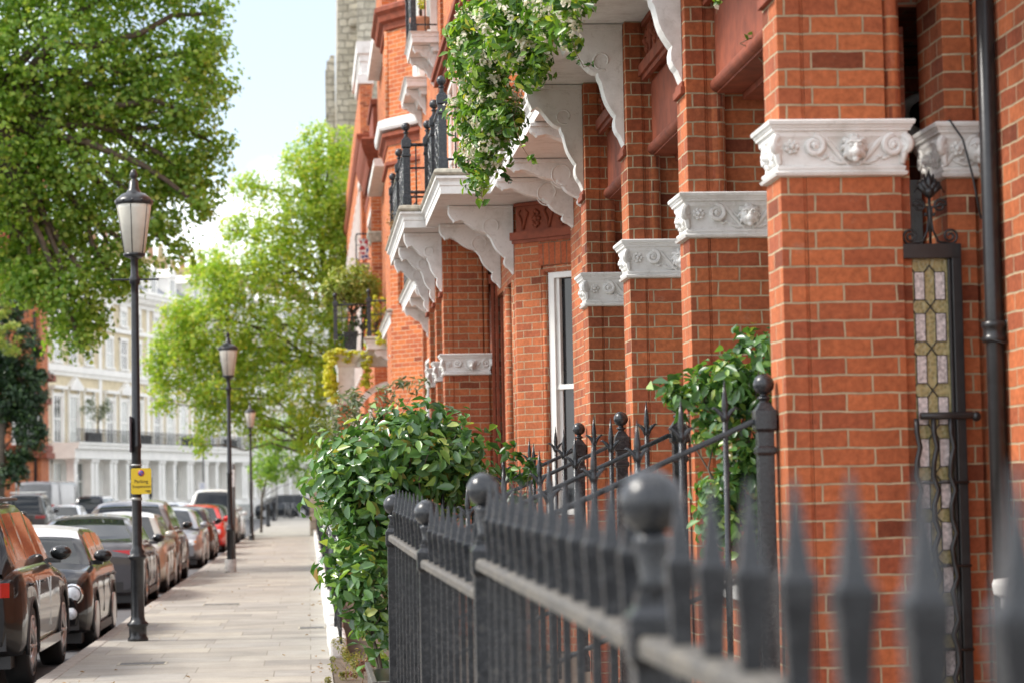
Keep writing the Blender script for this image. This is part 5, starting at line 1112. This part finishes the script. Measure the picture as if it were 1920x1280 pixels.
def car(shape, col, label, x, y, fwd=True, rz=None, roof=None, name='parked_car', z=-.12, metal=.3, group='cars parked along the kerb', hl='oval', glass='carglass', rails=False, detail=True, glassview=False, sill='trim', blank=False):
    S = SHAPES[shape]; L, W, H, Rw = S['L'], S['W'], S['H'], S['R']; hw = W/2
    C = thing(name, label, 'van' if shape == 'van' else 'car', (0, 0, 0), group=group)
    pm = paint(name+'_paint', col, metal); rm = paint(name+'_roof', roof, .1) if roof else pm
    yy = lambda t: (t-.5)*L
    def bz(t): return lerp_tab(max(0, min(1, t)), S['belt'])
    def halfw(t):
        e = min(t, 1-t)
        k = .10 if t > .5 else .07
        return hw*(1-.17*max(0, 1-e/k)**2.2) if shape != 'van' else hw*(1-.06*max(0, 1-e/.04)**2)
    arch = Rw+.055
    wy = [yy(S['wx'][0]), yy(S['wx'][1])]
    ts = sorted(set([0, .006, .02, .04, .07, .1, .5, .9, .93, .96, .98, .994, 1.]+[i/24 for i in range(1, 24)]+[(w+arch*math.sin(a))/L+.5 for w in wy for a in np.linspace(-math.pi/2, math.pi/2, 13)]+[(w+s*(arch+.004))/L+.5 for w in wy for s in (-1, 1)]))
    rings = []
    for t in ts:
        w, b, Y = halfw(t), bz(t), yy(t); zl = S['low']
        e = min(t, 1-t); zl += .10*max(0, 1-e/.05)**1.5
        za = 0
        for q in wy:
            d = abs(Y-q)
            if d < arch: za = max(za, Rw+math.sqrt(max(0, arch*arch-d*d)))
        def up(zv, k): return max(zv, za+k*.004)
        mid = zl+(b-zl)*.45
        half = [(w*.80, up(zl, 0)), (w*.955, up(zl+.02, 1)), (w*.985, up(zl+.12, 2)), (w*1.0, up(mid, 3)), (w*.985, up(b-.16, 4)), (w*.955, max(b-.05, za+.02)), (w*.89, max(b, za+.03)), (w*.5, b+.03*(1 if t < .98 else 0)), (0, b+.042*(1 if t < .98 else 0))]
        half[7] = (half[7][0], max(half[7][1], half[6][1])); half[8] = (0, max(half[8][1], half[7][1]))
        ring = [(-px, Y, pz) for px, pz in half[:-1]]+[(0, Y, half[-1][1])]+[(px, Y, pz) for px, pz in half[:-1][::-1]]
        rings.append(ring)
    body = MB(); body.loft(rings, 0, True, True)
    bo = body.build('body', [pm], C)
    # greenhouse
    gh = S['gh']; g0, g1 = gh[0][0], gh[-1][0]
    def rz_(t): return lerp_tab(t, gh)
    gt = sorted(set([g[0] for g in gh]+[g0+(g1-g0)*i/26 for i in range(27)]))
    def sect(t):
        b = bz(t)+.0; r = max(rz_(t), b+.004); w0 = halfw(t)*.90; f = (r-b)/(H-b)
        wt = w0-(w0-hw*(.66 if shape != 'van' else .86))*f
        return [(w0, b-.02), (w0-(w0-wt)*.12, b+(r-b)*.10), (w0-(w0-wt)*.80, b+(r-b)*.84), (wt-.02, r-.028*f), (wt-.12, r), (wt*.45, r+.022*f), (0, r+.03*f)]
    rt0, rt1 = gh[2][0]-.01, gh[-2][0]-.012
    paintm, roofm, fg, rg = MB(), MB(), MB(), MB(); sgs = {-1: MB(), 1: MB()}
    pill = [(gh[1][0]+gh[2][0])/2+.02, g0+(g1-g0)*.40, g0+(g1-g0)*.68] if shape not in ('van',) else [g0+(g1-g0)*.82]
    for ta, tb in zip(gt, gt[1:]):
        A, B_ = sect(ta), sect(tb); tm = (ta+tb)/2
        for s in (-1, 1):
            for i in range(6):
                q = [(s*A[i][0], yy(ta), A[i][1]), (s*B_[i][0], yy(tb), B_[i][1]), (s*B_[i+1][0], yy(tb), B_[i+1][1]), (s*A[i+1][0], yy(ta), A[i+1][1])]
                onroof = gh[1][0]*.35+rt0*.65 <= tm <= rt1
                if i == 0 or i == 2: tgt = paintm
                elif i == 1:
                    isp = any(abs(tm-p) < .010 for p in pill) or tm < g0+.035 or tm > g1-.05 or (shape == 'van' and tm < .62)
                    tgt = paintm if isp else sgs[s]
                elif onroof: tgt = roofm
                elif i == 3: tgt = paintm
                else: tgt = fg if tm > .4 else (rg if shape != 'van' else paintm)
                tgt.add(q, [(0, 1, 2, 3)], 0, True)
    def weld(mb, nm, mats, par):
        o = mb.build(nm, mats, par); bm = bmesh.new(); bm.from_mesh(o.data); bmesh.ops.remove_doubles(bm, verts=bm.verts, dist=.0005); bmesh.ops.recalc_face_normals(bm, faces=bm.faces); bm.to_mesh(o.data); bm.free(); return o
    weld(paintm, 'pillars', [pm], C); weld(roofm, 'roof', [rm], C); [weld(sgs[s], 'side_window', [glass], C) for s in (-1, 1)]
    if fg.v: weld(fg, 'windscreen', [glass], C)
    if rg.v: weld(rg, 'rear_window', [glass], C)
    cap_ = MB(); A = sect(g0); 
    # wheels
    for Y in wy:
        for s in (-1, 1):
            m = MB(); m.lathe((s*(hw-.125), Y, Rw), [(Rw*.70, -.10), (Rw*.93, -.115), (Rw, -.09), (Rw, .09), (Rw*.94, .112), (Rw*.74, .108)], 28, axis='x'); w_ = m.build('wheel', 'tyre', C)
            m = MB(); xo = s*(hw-.125)+s*.098
            m.lathe((xo, Y, Rw), [(Rw*.755, -.04), (Rw*.755, .018), (Rw*.70, .022), (Rw*.66, -.03)], 24, axis='x')
            for k in range(10):
                a = k*math.pi/5; m.tube([(xo+s*.012, Y+.03*math.cos(a), Rw+.03*math.sin(a)), (xo+s*.008, Y+Rw*.71*math.cos(a), Rw+Rw*.71*math.sin(a))], [.026, .02], 5)
            m.ball((xo+s*.012, Y, Rw), .05, 10, sc=(.5, 1, 1)); m.build('rim', 'rim', w_)
            m = MB(); m.lathe((s*(hw-.16), Y, Rw), [(.02, -.05), (Rw*.62, -.05), (Rw*.62, .04), (.02, .04)], 20, axis='x'); m.build('hub', 'trim', w_)
    m = MB(); m.box(-hw*.86, hw*.86, -L*.46, L*.46, S['low']-.10, S['low']+.16)
    for Y in wy: m.box(-hw*.78, hw*.78, Y-arch*.95, Y+arch*.95, S['low'], Rw+arch*.9)
    m.build('underside', 'trim', C)
    # lamps, plates, bumpers: placed on the skin at both ends
    def skin(px, pz, end):
        # y of the body skin at height pz near one end, found on the rounded plan
        best = None
        for t in (np.linspace(0, .12, 40) if end < 0 else np.linspace(1, .80, 40)):
            if halfw(t) >= abs(px)*1.02 and bz(t) >= pz: best = t; break
        return yy(best if best is not None else (.06 if end < 0 else .93))
    def patch(nm, mat, cx, cz, w_, h_, end, par=C, dep=.05, wrap=0.):
        m = MB(); n = 7; ra, rb = [], []
        for i in range(n):
            px = cx+(i/(n-1)-.5)*w_; sgn = 1 if px >= 0 else -1
            for lst, dz, o in ((ra, -h_/2, .012), (ra, h_/2, .012)): lst.append((px, skin(px, cz+dz*.6, end)+end*o, cz+dz))
        for i in range(n-1):
            a, b, c, d = ra[2*i], ra[2*i+2], ra[2*i+3], ra[2*i+1]
            m.add([a, b, c, d]+[(p[0], p[1]-end*dep, p[2]) for p in (a, b, c, d)], [(0, 1, 2, 3), (7, 6, 5, 4), (0, 3, 7, 4), (1, 5, 6, 2), (3, 2, 6, 7), (0, 4, 5, 1)])
        return m.build(nm, mat, par)
    b0, b1 = bz(.03), bz(.95)
    zt = b0-.14
    if shape in ('van', 'mpv'):
        for s in (-1, 1):
            m = MB(); yb0 = yy(0.012); xx = s*hw*.93
            for k in range(3): m.box(xx-.09, xx+.09, yb0-.03, yb0+.12, .72+k*.26, .93+k*.26)
            m.build('tail_light', 'tail', C, bevel=.02)
    else:
        for s in (-1, 1): patch('tail_light', 'tail', s*hw*.66, zt, hw*.42, .13 if shape != 'saloon' else .11, -1)
    patch('number_plate', 'plateY', 0, (.72 if shape == 'saloon' else S['low']+.40) if shape != 'van' else .75, .52, .12, -1, dep=.02)
    patch('rear_bumper', 'trim', 0, S['low']+.15, W*.84, .16, -1, dep=.04); patch('front_bumper', 'trim', 0, S['low']+.13, W*.84, .15, 1, dep=.04)
    patch('number_plate', 'plateW', 0, S['low']+.26, .50, .11, 1, dep=.02)
    patch('grille', 'trim', 0, (S['low']+b1)/2+.08, W*.40, .20, 1, dep=.03)
    for s in (-1, 1):
        if hl == 'round':
            px, pz = s*hw*.76, b1-.17; Y = skin(px, pz, 1); m = MB(); m.lathe((px, Y-.02, pz), [(.001, .055), (.06, .05), (.095, .03), (.10, 0), (.10, -.05)], 24, axis='y'); h_ = m.build('headlight', 'headl', C)
            m = MB(); m.lathe((px, Y-.02, pz), [(.095, -.01), (.118, .0), (.122, .02), (.112, .036), (.098, .034)], 24, axis='y'); m.build('headlight_ring', 'chrome', h_)
            m = MB(); m.lathe((px*.98, skin(px, S['low']+.22, 1)-.0, S['low']+.24), [(.001, .03), (.06, .03), (.07, .0)], 18, axis='y'); m.build('fog_light', 'headl', C)
        else:
            patch('headlight', 'headl', s*hw*.68, b1-.13, hw*.36, .13, 1); patch('indicator', 'indic', s*hw*.82, b1-.11, hw*.08, .06, 1, dep=.03) if hl == 'amber' else None
        t = gh[-1][0]-.055; px = s*(halfw(t)*.90+.12); m = MB(); m.ball((px, yy(t), bz(t)+.10), .105, 14, sc=(1.05, .62, .72)); m.box(min(px, px-s*.14), max(px, px-s*.14), yy(t)-.02, yy(t)+.03, bz(t)+.0, bz(t)+.05); mi_ = m.build('door_mirror', pm, C)
        m = MB(); m.ball((px, yy(t)-.036, bz(t)+.10), .09, 12, sc=(1., .4, .66)); m.build('mirror_glass', 'carglass', mi_)
        if detail:
            zb_ = bz(.5); m = MB()
            for tt in (g0+(g1-g0)*.40, g0+(g1-g0)*.70): m.box(s*(hw*.992) if s > 0 else -hw*1.001, s*hw*1.001 if s > 0 else -hw*.992, yy(tt)-.004, yy(tt)+.004, S['low']+.18, zb_-.14)
            m.box(*(sorted((s*hw*.975, s*hw*1.006))), wy[0]+arch, wy[1]-arch, S['low']-.02, S['low']+.07); m.build('sill_trim', sill, C)
            for tt in (g0+(g1-g0)*.46, g0+(g1-g0)*.20):
                m = MB(); m.tube([(s*hw*.985, yy(tt)-.1, zb_-.16), (s*(hw*.985+.03), yy(tt)-.07, zb_-.155), (s*(hw*.985+.03), yy(tt)+.06, zb_-.155), (s*hw*.985, yy(tt)+.09, zb_-.16)], .011, 6); m.build('door_handle', pm, C)
            for Y in wy:
                m = MB(); m.tube([(s*(hw*.99), Y+(arch+.012)*math.cos(a), max(S['low']+.02, Rw+(arch+.012)*math.sin(a))) for a in np.linspace(-.35, math.pi+.35, 22)], .02, 6); m.build('wheel_arch', 'trim' if shape in ('suv', '4x4', 'mini', 'mpv') else pm, C)
    if rails or shape in ('suv', '4x4'):
        for s in (-1, 1): m = MB(); zz = lambda t: rz_(t)+.03; xx = s*(hw*.66); m.tube([(xx, yy(t), zz(t)) for t in np.linspace(gh[2][0], gh[-3][0], 8)], .018, 6); m.build('roof_rail', 'trim', C)
    if rails:
        m = MB()
        for t in (.22, .42): m.box(-hw*.75, hw*.75, yy(t)-.04, yy(t)+.04, rz_(t)+.07, rz_(t)+.11)
        m.build('roof_bar', 'chrome', C)
    if shape in ('saloon', 'hatch', 'suv', 'coupe_suv', 'mpv'): patch('boot_trim', 'trim', 0, S['low']+.02+.30+.12, .62, .012, -1, dep=.02)
    C.location = (x, y, z); C.rotation_euler = (0, 0, (0 if fwd else math.pi) if rz is None else rz)
    return C
XC = lambda W: -2.56-W/2
car('suv', (.012, .010, .010), 'glossy black estate car nearest the camera, cut off by the left edge', XC(1.95), 24.35, True, sill='chrome')
car('mini', (.010, .009, .010), 'small black hatchback with a white roof and round headlights facing the camera', XC(1.73)+.10, 29.6, False, roof=(.72, .72, .72), hl='round')
car('saloon', (.085, .082, .088), 'dark grey saloon with a sloping tail parked behind the white roofed hatchback', XC(1.86), 40.2, True)
car('hatch', (.36, .33, .28), 'pale beige hatchback mostly hidden behind the dark grey saloon', XC(1.78), 45.6, False, metal=.5)
car('coupe_suv', (.13, .105, .095), 'bronze grey off roader with thin red tail lights, seen from behind', XC(1.95), 50.3, True, metal=.5)
car('saloon', (.30, .30, .31), 'silver saloon with amber indicators facing the camera', XC(1.86), 60.6, False, hl='amber', metal=.6)
car('hatch', (.045, .022, .02), 'dark maroon hatchback with a bright red tail light', XC(1.78), 67.6, True)
car('hatch', (.55, .015, .012), 'bright red hatchback facing the camera', XC(1.78), 76.3, False, metal=0.)
car('saloon', (.012, .022, .018), 'very dark green car with a black mirror behind the red hatchback', XC(1.86), 82.6, False)
car('4x4', (.42, .43, .40), 'pale boxy off roader with a white roof, tallest of the kerbside row', XC(1.9), 90, False, roof=(.75, .75, .74), metal=.1)
car('hatch', (.70, .70, .68), 'white hatchback at the far end of the kerbside row', XC(1.78), 97.0, False, metal=0.)
car('saloon', (.42, .44, .46), 'pale silver saloon out in the roadway beyond the bronze off roader', -6.2, 112, False, rz=R(158), metal=.6, group='cars in the road')
car('suv', (.016, .020, .026), 'black off roader crossing the junction at the far end of the street', -2.2, 180, rz=R(112), group='cars in the road')
bk = car('hatch', (.04, .03, .06), 'dark purple hatchback with a red tail light at the junction', .05, 187, rz=R(-58), group='cars in the road')
car('van', (.17, .17, .178), 'tall grey panel van parked on the far left in front of the white terrace', -13.6, 131.5, True, name='panel_van', rz=R(-14), group='vehicles parked on the far side')
car('mpv', (.012, .013, .022), 'dark blue people carrier with a yellow plate in front of the white terrace', -10.75, 126, True, rz=R(-8), group='vehicles parked on the far side')
car('4x4', (.08, .075, .07), 'grey off roader with silver roof bars parked at the far left', -11.6, 103, True, rails=True, group='vehicles parked on the far side')
car('mpv', (.22, .20, .18), 'brownish people carrier at the very left edge behind the black estate car', -12.6, 99.5, True, rz=R(0), group='vehicles parked on the far side')
car('hatch', (.48, .50, .53), 'small silver car facing the camera beside the grey panel van', -10.9, 110.5, False, group='vehicles parked on the far side')
# lettering on the van's back doors (too blurred in the photograph to read further)

# ------------------------------------------------------------------ bicycles
def bicycle(x, y, rz, label):
    B = thing('bicycle', label, 'bicycle', (0, 0, 0), group='bicycles chained at the end of the pavement')
    for Y in (-.52, .52):
        m = MB(); m.tube([(0, Y+.34*math.cos(a), .34+.34*math.sin(a)) for a in np.linspace(0, 2*math.pi, 25)], .02, 6); w_ = m.build('wheel', 'tyre', B)
        m = MB()
        for k in range(8): a = k*math.pi/4; m.tube([(0, Y, .34), (0, Y+.33*math.cos(a), .34+.33*math.sin(a))], .005, 4)
        m.build('spokes', 'steel', w_)
    m = MB()
    for a, b in (((-.52, .34), (-.1, .32)), ((-.52, .34), (-.2, .85)), ((-.1, .32), (-.2, .92)), ((-.1, .32), (.36, .82)), ((-.2, .85), (.36, .88)), ((.52, .34), (.34, .98))): m.tube([(0, a[0], a[1]), (0, b[0], b[1])], .02, 6)
    m.build('frame', 'steel', B)
    m = MB(); m.tube([(-.28, .28, 1.0), (-.15, .36, 1.03), (.15, .36, 1.03), (.28, .28, 1.0)], .015, 6); m.build('handlebar', 'steel', B)
    m = MB(); m.ball((0, -.22, .95), .13, 10, sc=(.6, 1, .3)); m.build('saddle', 'trim', B)
    B.location = (x, y, 0); B.rotation_euler = (0, 0, rz)
bicycle(-1.45, 166, R(20), 'left bicycle standing by the kerb below the dark off roader'); bicycle(-.75, 165, R(70), 'right bicycle seen side on below the dark purple hatchback')

# ------------------------------------------------------------------ person at the terrace window
def person(x, y, z, rz):
    P_ = thing('person', 'person in a dark top leaning forward at a ground floor window of the white terrace', 'person', (0, 0, 0))
    J_ = {'pelvis': (0, 0, .95, .15), 'waist': (0, -.04, 1.12, .13), 'chest': (0, -.14, 1.34, .16), 'neck': (0, -.20, 1.52, .06), 'head': (0, -.26, 1.66, .10), 'crown': (0, -.26, 1.74, .085),
          'ls': (-.19, -.16, 1.42, .065), 'le': (-.30, -.26, 1.17, .045), 'lw': (-.22, -.48, 1.10, .033), 'rs': (.19, -.16, 1.42, .065), 're': (.33, -.22, 1.18, .045), 'rw': (.30, -.46, 1.06, .033),
          'lh': (-.09, 0, .90, .10), 'lk': (-.10, -.02, .5, .065), 'la': (-.10, .02, .08, .045), 'lt': (-.11, -.14, .04, .04), 'rh': (.09, 0, .90, .10), 'rk': (.10, -.02, .5, .065), 'ra': (.10, .02, .08, .045), 'rt': (.11, -.14, .04, .04)}
    E_ = [('pelvis', 'waist'), ('waist', 'chest'), ('chest', 'neck'), ('neck', 'head'), ('head', 'crown'), ('chest', 'ls'), ('ls', 'le'), ('le', 'lw'), ('chest', 'rs'), ('rs', 're'), ('re', 'rw'), ('pelvis', 'lh'), ('lh', 'lk'), ('lk', 'la'), ('la', 'lt'), ('pelvis', 'rh'), ('rh', 'rk'), ('rk', 'ra'), ('ra', 'rt')]
    K = list(J_); R_ = [J_[k][3] for k in K]; V_ = [J_[k][:3] for k in K]; EE = [(K.index(a), K.index(b)) for a, b in E_]
    for hnd, s in (('lw', -1), ('rw', 1)):
        w0 = Vector(J_[hnd][:3]); palm = w0+Vector((0, -.08, -.01)); V_.append(tuple(palm)); R_.append(.032); pi = len(V_)-1; EE.append((K.index(hnd), pi))
        for k in range(5):
            o = (k-1.7)*.018; l = (.05, .08, .088, .08, .062)[k]
            tip = palm+(Vector((-s*.05, -.03, -.01)) if k == 0 else Vector((o, -l, -.02))); V_.append(tuple(tip)); R_.append(.009); EE.append((pi, len(V_)-1))
    me = D.meshes.new('body'); me.from_pydata(V_, EE, []); ob = D.objects.new('body', me); COL.objects.link(ob); adopt(ob, P_)
    sk = ob.modifiers.new('skin', 'SKIN'); sk.use_smooth_shade = True; ss = ob.modifiers.new('sub', 'SUBSURF'); ss.levels = ss.render_levels = 2
    for i, sv in enumerate(me.skin_vertices[0].data): sv.radius = (R_[i], R_[i]); sv.use_root = i == 0
    m, nt, b = newmat('skin_and_clothes'); t = nt.nodes.new('ShaderNodeTexCoord'); sp = nt.nodes.new('ShaderNodeSeparateXYZ'); nt.links.new(t.outputs['Object'], sp.inputs[0])
    nt.links.new(ramp(nt, sp.outputs[2], [(0, (.03, .03, .04)), (.49, (.03, .03, .04)), (.5, (.05, .03, .035)), (.755, (.05, .03, .035)), (.76, (.55, .33, .25))]), b.inputs['Base Color'])
    mp_ = nt.nodes.new('ShaderNodeMath'); mp_.operation = 'MULTIPLY'; mp_.inputs[1].default_value = .5; nt.links.new(sp.outputs[2], mp_.inputs[0]); nt.links.new(mp_.outputs[0], [n for n in nt.nodes if n.type == 'VALTORGB'][0].inputs[0])
    me.materials.append(m)
    h = MB(); h.ball((0, -.25, 1.70), .112, 16, sc=(1, 1.08, 1)); h.build('hair', simple('brown_hair', (.16, .09, .05), .7), P_)
    fa = MB(); fa.ball((0, -.32, 1.655), .085, 14, sc=(.95, .7, 1.15)); fa.ball((0, -.385, 1.645), .018, 8, sc=(1, 1, 1.6)); fa.build('face', simple('face_skin', (.55, .33, .25), .6), P_)
    P_.location = (x, y, z); P_.rotation_euler = (0, 0, rz)
person(-10.3, 160.0, 1.40, R(60))

# ------------------------------------------------------------------ small things on the pavement
M['coveriron'] = simple('cover_iron', (.10, .095, .09), .6, var=.4, scale=30, bmp=.4)
for (x, y, w_, l_, lab) in ((.02, 29.3, .28, .42, 'small iron cover let into the paving beside the plinth'), (-1.62, 23.7, .42, .34, 'iron cover plate in the paving between the kerb and the nearest lamp post'), (-1.3, 36.2, .5, .4, 'iron cover plate in the paving beyond the nearest lamp post'), (-1.55, 78, .7, .9, 'worn iron cover near the third street lamp')):
    t = thing('access_cover', lab, 'cover', (x, y, 0), group='iron covers in the paving')
    m = MB(); m.box(x-w_/2, x+w_/2, y-l_/2, y+l_/2, -.02, .004); m.build('lid', 'coveriron', t)
    m = MB()
    for a, b, c, d in ((x-w_/2-.025, x-w_/2-.004, y-l_/2-.025, y+l_/2+.025), (x+w_/2+.004, x+w_/2+.025, y-l_/2-.025, y+l_/2+.025), (x-w_/2-.004, x+w_/2+.004, y-l_/2-.025, y-l_/2-.004), (x-w_/2-.004, x+w_/2+.004, y+l_/2+.004, y+l_/2+.025)): m.box(a, b, c, d, -.02, .005)
    m.build('frame', 'oldstone', t)
n = 110; xs_ = rng.uniform(-2.38, .16, n); ed = rng.random(n) < .55; xs_ = np.where(ed, np.where(rng.random(n) < .6, .17-np.abs(rng.normal(0, .10, n)), -2.24+np.abs(rng.normal(0, .15, n))), xs_)
ys_ = 20+rng.random(n)**1.6*70
lo = leaves('leaf_litter', np.stack([xs_, ys_, np.full(n, .012)], 1), np.stack([rng.normal(0, .15, n), rng.normal(0, .15, n), np.ones(n)], 1), .045, 'dryleaf', None, .6); lo['kind'] = 'stuff'
